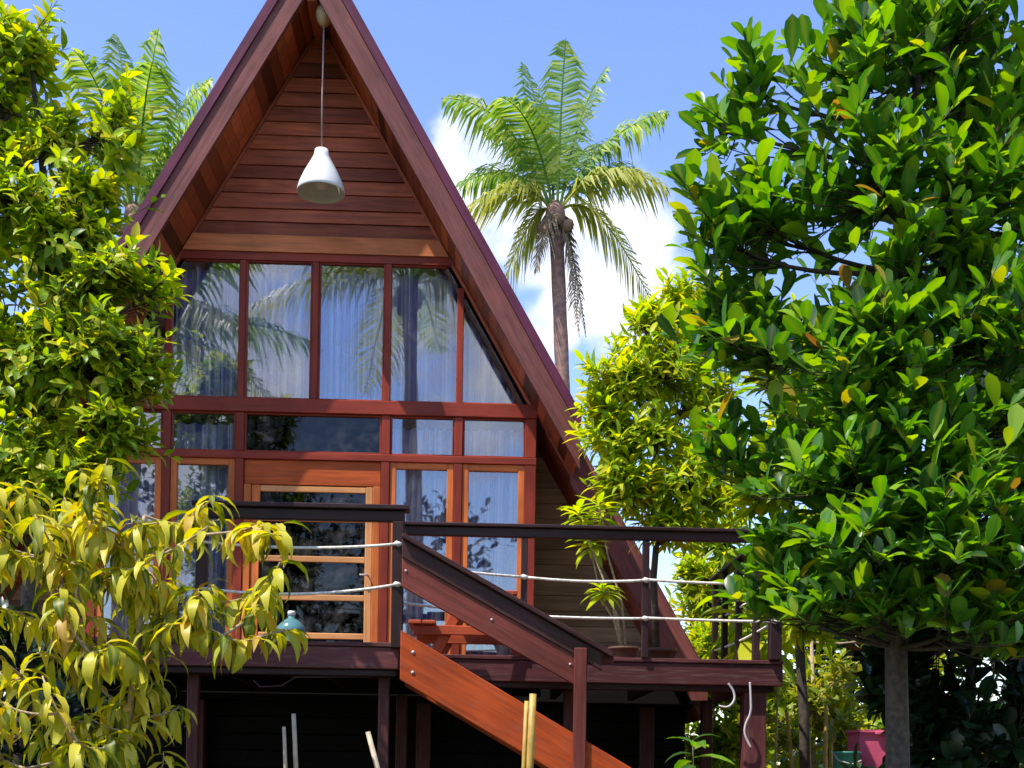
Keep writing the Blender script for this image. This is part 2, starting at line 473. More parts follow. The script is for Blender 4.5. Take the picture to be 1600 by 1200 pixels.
def tube_geo(pts, radii, sides=6, V=None, Fc=None):
    V = [] if V is None else V
    Fc = [] if Fc is None else Fc
    pts = [Vector(p) for p in pts]
    base = len(V)
    ref = Vector((0.3, 0.8, 0.52))
    for i, p in enumerate(pts):
        d = (pts[min(i+1, len(pts)-1)] - pts[max(i-1, 0)])
        if d.length < 1e-9: d = Vector((0, 0, 1))
        d.normalize()
        a = d.cross(ref)
        if a.length < 1e-3: a = d.cross(Vector((1, 0, 0)))
        a.normalize(); b = d.cross(a)
        for k in range(sides):
            t = 2*math.pi*k/sides
            V.append(p + (a*math.cos(t) + b*math.sin(t))*radii[i])
    for i in range(len(pts)-1):
        for k in range(sides):
            a0 = base+i*sides+k; a1 = base+i*sides+(k+1) % sides
            Fc.append((a0, a1, a1+sides, a0+sides))
    Fc.append(tuple(base+k for k in range(sides-1, -1, -1)))
    e = base+(len(pts)-1)*sides
    Fc.append(tuple(e+k for k in range(sides)))
    return V, Fc
def build(name, mat, parent, V, Fc, smooth=True):
    V = [Vector(v) for v in V]
    c = sum(V, Vector((0, 0, 0)))/len(V)
    o = bpy.data.objects.new(name, mesh_from(name, [v-c for v in V], Fc, M[mat] if isinstance(mat, str) else mat, smooth))
    return link(o, parent, c)
def tube(name, mat, parent, pts, radii, sides=8):
    if isinstance(radii, (int, float)): radii = [radii]*len(pts)
    V, Fc = tube_geo(pts, radii, sides)
    return build(name, mat, parent, V, Fc)
def lathe(name, mat, parent, loc, prof, n=28, closed=False):
    V, Fc = [], []
    for r, z in prof:
        for k in range(n):
            t = 2*math.pi*k/n
            V.append(Vector(loc) + Vector((r*math.cos(t), r*math.sin(t), z)))
    for i in range(len(prof)-1):
        for k in range(n):
            Fc.append((i*n+k, i*n+(k+1) % n, (i+1)*n+(k+1) % n, (i+1)*n+k))
    if closed:
        Fc.append(tuple(range(n-1, -1, -1))); Fc.append(tuple((len(prof)-1)*n+k for k in range(n)))
    return build(name, mat, parent, V, Fc)
def curve(p0, p1, p2, n=8):
    p0, p1, p2 = Vector(p0), Vector(p1), Vector(p2)
    return [p0*(1-t)**2 + p1*2*t*(1-t) + p2*t*t for t in (i/n for i in range(n+1))]

# ------------------------------------------------------------------ ground
GZ = -2.45
def sstep(a, b, x):
    t = min(1, max(0, (x-a)/(b-a)))
    return t*t*(3-2*t)
def ground_z(x, y):
    z = GZ + 1.5*sstep(4.0, 5.4, x)*sstep(-4.8, -2.6, y)
    z += 0.05*math.sin(x*1.7+0.6*y)*math.sin(y*1.3) * (1 if abs(x) < 40 and abs(y) < 40 else 0)
    return z
def axis_pts():
    a = [-900, -500, -250, -120, -60, -35]
    b = list(np.arange(-24, 24.01, 0.4))
    return a + [float(v) for v in b] + [-v for v in reversed(a)]
gx = axis_pts(); gy = axis_pts()
gv = [(x, y, ground_z(x, y)) for y in gy for x in gx]
nx = len(gx)
gf = [(j*nx+i, j*nx+i+1, (j+1)*nx+i+1, (j+1)*nx+i) for j in range(len(gy)-1) for i in range(nx-1)]
go = bpy.data.objects.new('ground', mesh_from('ground', gv, gf, M['ground'], True))
C.objects.link(go); tag(go, kind='structure')

# ------------------------------------------------------------------ cabin
SL = math.tan(R(30))                      # horizontal run per metre of drop (60 degree roof)
ZA, ZO = 6.29, 6.75                       # inner and outer apex heights
def xin(z): return (ZA-z)*SL
cabin = empty('a_frame_cabin', (0, 2.0, GZ), 'steep A-frame timber cabin with a glazed front and dark red-brown boards', 'cabin')
box('floor_platform', 'shade_black', cabin, -3.75, 3.75, 0.0, 6.0, -0.22, -0.012, bev=0)
for i in range(14):                        # dark backing added below the floor, its black painted as under-deck shade
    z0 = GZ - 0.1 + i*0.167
    box('shade_backing_board', 'shade_black', cabin, -3.7, 3.7, 0.30, 0.33, z0, min(z0+0.160, -0.225), bev=0.004)
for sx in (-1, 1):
    box('shade_backing_side', 'shade_black', cabin, sx*3.66-0.02, sx*3.66+0.02, 0.34, 5.9, GZ-0.1, -0.225, 'y', bev=0)
box('shade_backing_rear', 'shade_black', cabin, -3.7, 3.7, 5.93, 5.97, GZ-0.1, -0.225, bev=0)
for sx in (-3.3, -1.1, 1.1, 3.3):
    box('stilt', 'deck', cabin, sx-0.07, sx+0.07, 0.14, 0.28, GZ-0.1, -0.23, 'z')

# gable boards, lapped
nb = 13
z0 = 4.24
hs_ = [0.145, 0.13, 0.15, 0.14, 0.13, 0.155, 0.14, 0.135, 0.15, 0.14, 0.145, 0.14, 0.15, 0.14, 0.15, 0.2]
for i, h in enumerate(hs_):
    za, zb = z0, min(z0 + h - 0.006, ZA-0.03)
    if zb <= za: break
    xa, xb = xin(za)-0.005, xin(zb)-0.005
    off = random.uniform(0, 0.006)
    lapped_board('gable_board', 'gable', cabin, za, zb, xa, xb, -0.024-off, -0.010, 0.03)
    z0 += h
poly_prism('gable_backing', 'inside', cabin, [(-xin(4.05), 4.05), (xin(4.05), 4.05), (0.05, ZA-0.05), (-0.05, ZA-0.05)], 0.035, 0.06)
# beams and rails of the glazed front
zb0, zb1 = 4.075, 4.235
poly_prism('tie_beam', 'beam', cabin, [(-xin(zb0)+.005, zb0), (xin(zb0)-.005, zb0), (xin(zb1)-.005, zb1), (-xin(zb1)+.005, zb1)], -0.065, 0.06)
zh0, zh1 = 4.0, 4.073
poly_prism('head_rail', 'frame', cabin, [(-xin(zh0)+.005, zh0), (xin(zh0)-.005, zh0), (xin(zh1)-.005, zh1), (-xin(zh1)+.005, zh1)], -0.045, 0.06)
box('transom', 'frame', cabin, -2.16, 2.16, -0.06, 0.06, 2.53, 2.665)
box('middle_rail', 'frame', cabin, -2.16, 2.16, -0.05, 0.06, 2.08, 2.15)
box('sill_rail', 'frame', cabin, -2.16, 2.16, -0.05, 0.06, -0.01, 0.06)
for x in (-1.4, -0.7, 0.0, 0.7, 1.4):
    top = 4.0 if abs(x) < 1.3 else ZA - 1.44/SL - 0.01
    box('mullion', 'frame', cabin, x-0.033, x+0.033, -0.042, 0.055, 2.665, top, 'z')
for x in (-2.1, -1.4, -0.7, 0.7, 1.4, 2.1):
    w = 0.055 if abs(x) > 2 else 0.042
    box('mullion', 'frame', cabin, x-w, x+w, -0.044, 0.055, 2.15, 2.53, 'z')
    box('post', 'frame', cabin, x-w, x+w, -0.047, 0.058, 0.06, 2.08, 'z')
for s in (-1, 1):                          # sloping trim against the roof
    z1, z2 = 2.66, ZA - 0.12
    bar('sloping_trim', 'gable', cabin, (s*(xin(z1)-0.004), -0.02, z1), (s*(xin(z2)-0.004), -0.02, z2), 0.03, 0.05, up=(0, -1, 0))

def pane(parent, x0, x1, z0, z1, mat='glass', y=0.0):
    ang = random.uniform(-0.004, 0.004); ang2 = random.uniform(-0.004, 0.004)
    o = box('pane', mat, parent, x0, x1, y-0.003, y+0.003, z0, z1, bev=0)
    o.rotation_quaternion = Quaternion((0, 0, 1), ang) @ Quaternion((1, 0, 0), ang2)
    return o
def light(x0, x1, z0, z1, sash='sash', bw=0.03, mat='glass', y=0.0, frame_y=(-0.03, 0.03), slope=None):
    """One framed light: a part of the cabin with its own bars and pane."""
    w = bpy.data.objects.new('window', None)
    link(w, cabin, ((x0+x1)/2, y, z0))
    ya, yb = frame_y
    box('stile', sash, w, x0, x0+bw, ya, yb, z0, z1, 'z', 0.004)
    box('stile', sash, w, x1-bw, x1, ya, yb, z0, z1, 'z', 0.004)
    box('bar', sash, w, x0+bw, x1-bw, ya+.002, yb-.002, z0, z0+bw, 'x', 0.004)
    box('bar', sash, w, x0+bw, x1-bw, ya+.002, yb-.002, z1-bw, z1, 'x', 0.004)
    pane(w, x0+bw-0.004, x1-bw+0.004, z0+bw-0.004, z1-bw+0.004, mat, y)
    return w
# upper row
for a, b in ((-0.7, 0.0), (0.0, 0.7)):
    light(a+0.033, b-0.033, 2.665, 4.0, 'frame', 0.016)
for s in (-1, 1):
    w = bpy.data.objects.new('window', None)
    link(w, cabin, (s*1.05, 0, 2.665))
    e = xin(4.0) - 0.06
    pts = [(0.733, 2.667), (1.367, 2.667), (1.367, ZA-1.367/SL-0.10), (e, 3.998), (0.733, 3.998)]
    if s < 0: pts = [(-x, z) for x, z in reversed(pts)]
    poly_prism('pane', 'glass', w, pts, -0.003, 0.003)
    box('bar', 'frame', w, min(s*0.733, s*1.367), max(s*0.733, s*1.367), -0.024, 0.024, 2.665, 2.681, 'x', 0.004)
    box('bar', 'frame', w, min(s*0.733, s*e), max(s*0.733, s*e), -0.024, 0.024, 3.984, 4.0, 'x', 0.004)
    w2 = bpy.data.objects.new('window', None)
    link(w2, cabin, (s*1.7, 0, 2.665))
    pts = [(1.433, 2.667), (xin(2.667)-0.06, 2.667), (1.433, ZA-1.433/SL-0.10)]
    if s < 0: pts = [(-x, z) for x, z in reversed(pts)]
    poly_prism('pane', 'glass', w2, pts, -0.003, 0.003)
    box('bar', 'frame', w2, min(s*1.433, s*2.03), max(s*1.433, s*2.03), -0.024, 0.024, 2.665, 2.681, 'x', 0.004)
# fanlights and casements
for a, b in ((-2.1, -1.4), (-1.4, -0.7), (0.7, 1.4), (1.4, 2.1)):
    light(a+0.043, b-0.043 if b < 2 else b-0.055, 2.15, 2.53, 'frame', 0.016)
    light(a+0.043 if a > -2 else a+0.055, b-0.043 if b < 2 else b-0.055, 0.06, 2.08, 'sash', 0.062)
light(-0.657, 0.657, 2.15, 2.53, 'frame', 0.018, 'door_glass')
# door
door = bpy.data.objects.new('door', None)
link(door, cabin, (0, 0, 0.06))
box('header_panel', 'header', door, -0.657, 0.657, -0.02, 0.04, 1.84, 2.08)
box('jamb', 'sash', door, -0.657, -0.585, -0.035, 0.04, 0.06, 1.84, 'z')
box('jamb', 'sash', door, 0.585, 0.657, -0.035, 0.04, 0.06, 1.84, 'z')
box('stile', 'sash', door, -0.583, -0.50, -0.02, 0.025, 0.065, 1.835, 'z')
box('stile', 'pale', door, 0.515, 0.583, -0.02, 0.025, 0.065, 1.835, 'z')
dz = [0.065, 0.36, 0.73, 1.10, 1.49, 1.775]
for i, z in enumerate(dz):
    box('rail', 'pale', door, -0.499, 0.514, -0.016, 0.022, z, z+0.058)
for i in range(len(dz)-1):
    pane(door, -0.503, 0.518, dz[i]+0.055, dz[i+1]+0.003, 'door_glass', 0.003)
tube('handle', 'cable', door, [(0.55, -0.02, 0.98), (0.55, -0.06, 0.98), (0.47, -0.065, 0.98)], 0.009)

# roof: slabs, overhang, soffit boards, barge boards
def slope_pt(s, x, off, y):
    """Point on the roof slope at horizontal distance x from the ridge line; off is the depth below the outer face."""
    z = ZO - x/SL - off/math.sin(R(30))
    return Vector((s*x, y, z))
def slope_board(name, mat, parent, s, x0, x1, off0, off1, y0, y1):
    """Board lying in the slope between depths off0 and off1 (plumb-cut ends)."""
    P = [slope_pt(s, x0, off0, 0), slope_pt(s, x1, off0, 0), slope_pt(s, x1, off1, 0), slope_pt(s, x0, off1, 0)]
    c = sum(P, Vector((0, 0, 0)))/4; c.y = (y0+y1)/2
    d = (slope_pt(s, x1, 0, 0)-slope_pt(s, x0, 0, 0)).normalized()
    u = Vector((s*math.cos(R(30)), 0, math.sin(R(30))))
    sd = u.cross(d)
    mat3 = Matrix((d, sd, u)).transposed(); inv = mat3.inverted()
    V = []
    for y in (y0, y1):
        for p in P:
            V.append(inv @ (Vector((p.x, y, p.z))-c))
    f = [(0, 1, 2, 3), (7, 6, 5, 4), (0, 4, 5, 1), (1, 5, 6, 2), (2, 6, 7, 3), (3, 7, 4, 0)]
    o = bpy.data.objects.new(name, mesh_from(name, V, f, M[mat]))
    bm = bmesh.new(); bm.from_mesh(o.data); bmesh.ops.recalc_face_normals(bm, faces=bm.faces); bm.to_mesh(o.data); bm.free()
    return link(o, parent, c, mat3.to_quaternion())
roof = bpy.data.objects.new('roof', None)
link(roof, cabin, (0, 2.0, 0))
XC, XE = 2.52, 3.86
for s in (-1, 1):
    slope_board('roof_slope', 'roofing', roof, s, 0.0, XE, 0.0, 0.15, 0.02, 6.2)
    slope_board('overhang_slope', 'roofing', roof, s, 0.0, XC-0.02, 0.004, 0.15, -0.68, 0.016)
    slope_board('fascia', 'fascia', roof, s, 0.0, XC+0.01, -0.010, 0.070, -0.745, -0.695)
    slope_board('barge_board', 'barge', roof, s, 0.0, XC, 0.072, 0.250, -0.725, -0.682)
    slope_board('barge_board', 'barge', roof, s, XC-0.03, XE, -0.006, 0.255, -0.012, 0.018)
    slope_board('edge_trim', 'fascia', roof, s, 0.0, XE, -0.020, -0.002, 0.0, 6.2)
    # soffit boards run from front to back
    step = 0.135
    x = 0.06
    while x < XC-0.02:
        x1 = min(x + step*math.sin(R(30)), XC-0.012)
        slope_board('soffit_board', 'soffit', roof, s, x, x1-0.0025, 0.192, 0.216+random.uniform(0, 0.004), -0.68, -0.046)
        x = x1
    x = 2.16
    while x < XE-0.03:                      # boards lining the open side porch
        x1 = min(x + 0.17*math.sin(R(30)), XE-0.01)
        slope_board('soffit_board', 'gable', roof, s, x, x1-0.003, 0.192, 0.216+random.uniform(0, 0.004), 0.02, 4.0)
        x = x1
box('ridge_beam', 'gable', roof, -0.05, 0.05, -0.675, 0.0, 6.14, 6.34, 'y')
# walls behind the porch, sides and back
for s in (-1, 1):
    for i in range(13):
        z0 = 0.0 + i*0.18
        if z0 > 2.3: break
        box('side_board', 'gable', cabin, s*2.13-0.012, s*2.13+0.012, 0.07, 5.9, z0, z0+0.173, 'y', 0.004)
    xs_ = lambda z: (ZO-0.42-z)*SL           # meets the underside of the porch lining
    for i in range(16):
        za, zb = i*0.16, i*0.16+0.154
        if xs_(zb) < 2.2: break
        pp = [(2.15, za), (xs_(za), za), (xs_(zb), zb), (2.15, zb)]
        poly_prism('porch_board', 'porch', cabin, pp if s > 0 else [(-x, z) for x, z in reversed(pp)], 0.9+0.004*(i % 2), 0.925)
for s in (-1, 1):
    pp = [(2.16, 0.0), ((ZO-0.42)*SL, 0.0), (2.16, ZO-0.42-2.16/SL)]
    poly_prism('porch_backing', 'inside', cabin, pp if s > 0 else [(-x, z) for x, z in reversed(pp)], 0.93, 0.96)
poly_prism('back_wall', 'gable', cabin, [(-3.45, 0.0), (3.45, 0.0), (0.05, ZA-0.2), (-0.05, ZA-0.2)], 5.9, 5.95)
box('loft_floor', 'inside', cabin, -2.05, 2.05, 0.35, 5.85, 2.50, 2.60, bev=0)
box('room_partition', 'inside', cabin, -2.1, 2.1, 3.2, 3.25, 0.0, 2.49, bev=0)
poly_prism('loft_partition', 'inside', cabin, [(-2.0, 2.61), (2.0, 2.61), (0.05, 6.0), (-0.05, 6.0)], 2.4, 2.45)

# ------------------------------------------------------------------ curtains (things of their own, hung inside)
def curtain(x0, x1, z0, z1, label, group, ztop=None, y=0.13):
    n = int((x1-x0)/0.008)
    ph = random.uniform(0, 6); fr = random.uniform(42, 62)
    V, Fc = [], []
    rows = 7
    for j in range(rows+1):
        for i in range(n+1):
            x = x0+(x1-x0)*i/n
            zt = z1 if ztop is None else min(z1, ztop(x))
            t = j/rows
            z = z0+(zt-z0)*t
            amp = 0.055*(1-0.3*t)
            dy = amp*math.sin(fr*x+ph+1.6*math.sin(5.1*x+ph)+0.35*math.sin(2*z)) + 0.010*math.sin(2.3*fr*x+z*1.3)
            V.append((x, y+dy, z))
    for j in range(rows):
        for i in range(n):
            a = j*(n+1)+i
            Fc.append((a, a+1, a+n+2, a+n+1))
    o = build('curtain', 'curtain', None, V, Fc)
    tag(o, label, 'curtain', group)
    return o
lim = lambda x: ZA - abs(x)/SL - 0.16
for a, b, w in ((-1.38, -0.72, 'fourth upper pane from the triangular pane'), (-0.69, -0.02, 'third upper pane from the triangular pane'),
                (0.02, 0.69, 'second upper pane from the triangular pane'), (0.72, 1.38, 'upper pane next to the triangular pane')):
    curtain(a, b, 2.62, 3.97, 'pleated pale blue curtain behind the ' + w, 'curtains of the upper windows', lim)
curtain(1.42, 2.0, 2.62, 3.6, 'pale blue curtain behind the triangular window pane against the sloping roof', None, lim)
curtain(0.75, 1.36, 0.02, 2.45, 'long pale blue curtain behind the casement beside the door', 'long curtains of the lower casements')
curtain(1.44, 2.03, 0.02, 2.45, 'long pale blue curtain behind the casement at the porch corner post', 'long curtains of the lower casements')
curtain(-1.36, -0.75, 0.02, 2.45, 'long pale blue curtain behind the casement next to the leafy small-leaved tree', 'long curtains of the lower casements')
curtain(-2.03, -1.44, 0.02, 2.45, 'long pale blue curtain mostly hidden by the small-leaved tree', 'long curtains of the lower casements')

# ------------------------------------------------------------------ pendant lamp under the gable
LX, LY = 0.10, -0.55
lamp = empty('pendant_lamp', (LX, LY, 4.43), 'white bell-shaped pendant lamp hanging on a long cord under the gable', 'lamp')
lathe('ceiling_rose', 'rose', lamp, (LX, LY, 6.04), [(0.012, -0.06), (0.035, -0.05), (0.066, -0.01), (0.078, 0.04), (0.076, 0.12)], 20, True)
tube('cord', 'cord', lamp, [(LX, LY, 6.0), (LX-0.004, LY, 5.4), (LX, LY, 4.82)], 0.0085, 6)
lathe('shade', 'lamp', lamp, (LX, LY, 4.43), [(0.030, 0.405), (0.062, 0.400), (0.072, 0.345), (0.100, 0.29), (0.155, 0.19), (0.200, 0.09), (0.217, 0.030), (0.219, 0.0), (0.213, 0.0), (0.211, 0.030), (0.193, 0.09), (0.148, 0.19), (0.093, 0.29), (0.066, 0.335)], 40)
lathe('bulb', 'bulb', lamp, (LX, LY, 4.56), [(0.004, -0.09), (0.05, -0.08), (0.068, -0.03), (0.055, 0.03), (0.03, 0.09), (0.028, 0.24)], 18, True)

# ------------------------------------------------------------------ deck
deck = empty('wooden_deck', (1.0, -1.5, GZ), 'raised dark timber deck on posts with rope-strung railing before the cabin', 'deck')
XL, XM, XR, YL, YR = -2.7, 1.04, 3.93, -3.10, -2.67
ZL, ZR = 0.02, -0.015
y = YL
while y < -0.06:
    y1 = min(y+0.14, -0.055)
    box('deck_board', 'deck', deck, XL, XM-0.002, y, y1-0.005, ZL-0.030, ZL, 'x', 0.004)
    y = y1
y = YR
while y < -0.06:
    y1 = min(y+0.14, -0.055)
    box('deck_board', 'deck', deck, XM+0.002, XR, y, y1-0.005, ZR-0.030, ZR, 'x', 0.004)
    y = y1
box('front_beam', 'deck', deck, XL, XM, YL+0.012, YL+0.06, ZL-0.19, ZL-0.032)
box('front_beam', 'deck', deck, XM+0.03, XR, YR+0.012, YR+0.06, ZR-0.195, ZR-0.032)
box('lower_beam', 'dark', deck, XL, XM-0.02, YL+0.045, YL+0.12, ZL-0.24, ZL-0.192)
box('lower_beam', 'dark', deck, XM+0.03, XR-0.05, YR+0.065, YR+0.14, ZR-0.24, ZR-0.19)
box('end_beam', 'deck', deck, XM-0.03, XM+0.025, YL+0.062, YR+0.01, ZL-0.19, ZL-0.033, 'y')
box('end_beam', 'deck', deck, XR-0.05, XR-0.004, YR+0.062, -0.06, ZR-0.19, ZR-0.033, 'y')
for x in (-2.0, -1.2, -0.4, 0.4):
    box('joist', 'dark', deck, x-0.03, x+0.03, YL+0.125, -0.05, ZL-0.17, ZL-0.032, 'y')
for x in (1.6, 2.35, 3.1):
    box('joist', 'dark', deck, x-0.03, x+0.03, YR+0.145, -0.05, ZR-0.17, ZR-0.032, 'y')
for (x, y, w) in ((0.93, -2.92, 0.04), (2.36, -2.1, 0.055), (3.74, -2.5, 0.085), (-0.45, -2.92, 0.04), (-2.2, -2.92, 0.05), (0.93, -0.6, 0.05), (3.74, -0.6, 0.05)):
    box('support_post', 'deck', deck, x-w, x+w, y-w, y+w, GZ-0.1, -0.205, 'z')
# railing, left run
RX0, RX1 = -0.44, 1.10
box('rail_cap', 'dark', deck, RX0, RX1, YL-0.065, YL+0.085, 0.965, 1.0)
box('top_rail', 'dark', deck, RX0+0.02, RX1-0.03, YL-0.025, YL+0.03, 0.885, 0.964)
box('rail_post', 'dark', deck, 0.985, 1.068, YL-0.045, YL+0.035, -0.02, 0.884, 'z')
box('rail_post', 'dark', deck, -0.41, -0.33, YL-0.035, YL+0.035, -0.02, 0.884, 'z')
# railing, right run
box('rail_cap', 'dark', deck, 1.03, XR-0.02, YR-0.05, YR+0.07, 0.945, 0.972)
box('top_rail', 'dark', deck, 1.03, XR-0.03, YR-0.022, YR+0.028, 0.875, 0.944)
for x, w in ((1.95, 0.024), (2.87, 0.026), (3.86, 0.045)):
    box('rail_post', 'dark', deck, x-w, x+w, YR-0.021 if w < .04 else YR-0.045, YR+0.027 if w < .04 else YR+0.045, ZR, 0.874, 'z')
# side run going back along the right edge
box('rail_cap', 'dark', deck, XR-0.13, XR-0.01, YR+0.072, -0.3, 0.945, 0.972, 'y')
for y in (-2.05, -1.4, -0.8, -0.35):
    box('rail_post', 'dark', deck, XR-0.10, XR-0.045, y-0.028, y+0.028, ZR, 0.944, 'z')
def rope(p0, p1, sag, r=0.0115):
    p0, p1 = Vector(p0), Vector(p1)
    m_ = (p0+p1)/2 - Vector((0, 0, sag*2))
    return tube('rope', 'rope', deck, curve(p0, m_, p1, 10), r, 6)
rope((-0.37, YL-0.03, 0.71), (1.02, YL-0.045, 0.72), 0.035)
rope((-0.37, YL-0.03, 0.38), (1.02, YL-0.045, 0.43), 0.055)
for z, sg in ((0.575, 0.012), (0.285, 0.004)):
    xs = [1.06, 1.95, 2.87, 3.84]
    for i in range(3):
        y0 = YL+0.0 if i == 0 else YR-0.024
        rope((xs[i], y0, z + (0.02 if i == 0 else 0)), (xs[i+1], YR-0.024, z - 0.005*i), sg*(1+0.7*(i % 2)))
    rope((3.87, YR+0.04, z), (3.86, -0.35, z), 0.02)
for x, z, yk in ((1.026, 0.722, YL-0.048), (1.026, 0.432, YL-0.048), (1.95, 0.575, YR-0.026), (2.87, 0.570, YR-0.028), (1.95, 0.285, YR-0.026), (2.87, 0.280, YR-0.028), (3.845, 0.565, YR-0.050), (3.845, 0.275, YR-0.050)):
    tube('knot', 'rope', deck, [(x-0.026, yk, z), (x-0.012, yk-0.004, z+0.004), (x+0.006, yk-0.004, z-0.003), (x+0.026, yk, z)], [0.010, 0.019, 0.021, 0.010], 7)
# loose cables dangling below the right end
tube('cable', 'cable', deck, smooth([(3.66, -2.74, -0.19), (3.665, -2.75, -0.30), (3.67, -2.75, -0.42), (3.63, -2.74, -0.50), (3.62, -2.74, -0.58), (3.67, -2.75, -0.68)]), 0.0085, 6)
tube('cable', 'cable', deck, smooth([(3.50, -2.72, -0.20), (3.545, -2.72, -0.26), (3.55, -2.73, -0.33), (3.50, -2.73, -0.385), (3.43, -2.72, -0.37)]), 0.009, 6)
tube('cable', 'dark', deck, [(0.85, -3.02, -0.22), (0.3, -3.03, -0.235), (0.2, -3.03, -0.30), (0.05, -3.03, -0.31), (0.0, -3.02, -0.26)], 0.008, 6)

# ------------------------------------------------------------------ staircase
stair = empty('staircase', (3.0, -3.05, GZ), 'wooden staircase with orange stringer and sloping dark handrail descending from the deck', 'stairs')
SS = 0.575
def stz(x): return -0.10 - (x-1.08)*SS
YF, YB = -3.40, -2.74
xe = 1.08 + (2.45-0.10+0.05)/SS
for yy in (YF, YB):
    plumb_board('stringer', 'stringer', stair, 1.072, xe, lambda x: stz(x)+0.172, SS, 0.344, yy-0.022, yy+0.022)
for i in range(12):
    z = -0.02 - 0.195*(i+1)
    x = 1.08 + (0.195*(i+1)-0.10)/SS
    if z < GZ+0.1: break
    box('tread', 'stringer', stair, x-0.02, x+0.24, YF+0.023, YB-0.023, z-0.02, z+0.018, 'y')
HS = 0.545
def hz(x): return 0.745 - (x-1.07)*HS
bar('handrail', 'rail_dark', stair, (1.075, YF-0.01, hz(1.075)-0.015), (2.545, YF-0.01, hz(2.545)-0.015), 0.115, 0.035)
plumb_board('handrail_board', 'rail_dark', stair, 1.072, 2.47, lambda x: hz(x)-0.036, HS, 0.125, YF-0.02, YF+0.02)
plumb_board('side_board', 'rail_red', stair, 1.072, 2.30, lambda x: hz(x)-0.15, HS, 0.215, YF-0.006, YF+0.03)
box('newel_post', 'rail_red', stair, 2.275, 2.365, YF-0.052, YF-0.024+0.0, GZ-0.1, hz(2.30)-0.10, 'z')
box('newel_post', 'rail_red', stair, 2.283, 2.357, YF+0.03, YF+0.075, GZ-0.1, hz(2.30)-0.18, 'z')
box('cross_block', 'rail_red', stair, 2.29, 2.56, YF+0.04, YF+0.075, hz(2.30)-0.20, hz(2.30)-0.14, 'x')

for x in (1.16, 2.32, 3.3, 4.3):
    for dz_ in (-0.07, 0.07):
        tube('bolt', 'cable', stair, [(x, YF-0.021, stz(x)+dz_), (x, YF-0.028, stz(x)+dz_)], 0.012, 8)
for x in (1.10, 1.7, 2.25):
    tube('bolt', 'cable', stair, [(x, YF-0.004, hz(x)-0.24), (x, YF-0.012, hz(x)-0.24)], 0.009, 8)

# ------------------------------------------------------------------ picnic table on the deck
TX, TY = 1.64, -1.05
tb = empty('picnic_table', (TX, TY, ZR), 'small red-brown picnic table with attached benches on the deck', 'table')
for k in range(4):
    x = TX-0.30+k*0.152
    box('top_plank', 'table', tb, x, x+0.145, TY-0.5, TY+0.5, 0.605, 0.64, 'y')
for s in (-1, 1):
    for k in range(2):
        x = TX+s*0.50-0.115+k*0.118
        box('bench_plank', 'table', tb, x, x+0.112, TY-0.5, TY+0.5, 0.345, 0.378, 'y')
    for yy in (-0.36, 0.36):
        bar('leg', 'table', tb, (TX+s*0.43, TY+yy, ZR+0.035), (TX+s*0.14, TY+yy, 0.60), 0.05, 0.09, up=(1, 0, 0))
for yy in (-0.36, 0.36):
    box('bearer', 'table', tb, TX-0.58, TX+0.58, TY+yy-0.075, TY+yy-0.03, 0.262, 0.342)
    box('bearer', 'table', tb, TX-0.28, TX+0.28, TY+yy-0.075, TY+yy-0.03, 0.525, 0.603)
    

# water jug by the door
JX, JY = -0.09, -0.62
jg = empty('water_jug', (JX, JY, ZL), 'blue-green plastic water jug standing on the deck by the door', 'jug')
lathe('body', 'jug', jg, (JX, JY, ZL), [(0.115, 0.0), (0.132, 0.02), (0.135, 0.10), (0.128, 0.13), (0.135, 0.16), (0.135, 0.28), (0.128, 0.31), (0.135, 0.34), (0.13, 0.38), (0.07, 0.44), (0.032, 0.46), (0.030, 0.49)], 24, True)
lathe('cap', 'lamp', jg, (JX, JY, ZL+0.485), [(0.034, 0.0), (0.036, 0.03), (0.030, 0.042)], 16, True)

# ------------------------------------------------------------------ foliage tools
CAMR = np.array(CAM_ROT.transposed())
def project(P):
    d = (np.asarray(P) - np.array(CAM_LOC)) @ CAMR.T
    z = -d[:, 2]
    return 800 + F_PX*d[:, 0]/z, 600 + 582.1 - F_PX*d[:, 1]/z, z
def leaf_template(width, prof, droop, fold, wave=0.0):
    """Unit-length blade along +Y, face up +Z. prof: half width fractions at stations."""
    st = [0.0, 0.16, 0.38, 0.62, 0.84, 1.0]
    V, F_, rib = [], [], []
    ang = 0.0; yy = 0.0; zz = 0.0; prev = 0.0
    for t, w in zip(st, prof):
        yy += (t-prev)*math.cos(ang); zz += (t-prev)*math.sin(ang); prev = t
        hw = w*width/2
        ang = -droop*(t+0.1)
        if w <= 0.001:
            V.append((0, yy, zz)); rib.append(0.0)
        else:
            k = wave*(1 if len(V) % 2 else -1)
            V += [(-hw, yy, zz+fold*hw+k*hw), (0, yy, zz), (hw, yy, zz+fold*hw-k*hw)]; rib += [1.0, 0.0, 1.0]
    F_ = [(0, 2, 1), (0, 3, 2)]
    for i in range(3):
        a = 1+3*i
        F_ += [(a, a+1, a+4, a+3), (a+1, a+2, a+5, a+4)]
    F_ += [(10, 11, 13), (11, 12, 13)]
    return np.array(V), F_, np.array(rib)
OBOVATE = [0, .38, .78, 1.0, .82, 0]
ELLIPT = [0, .62, 1.0, .92, .50, 0]
LANCE = [0, .60, 1.0, .85, .42, 0]

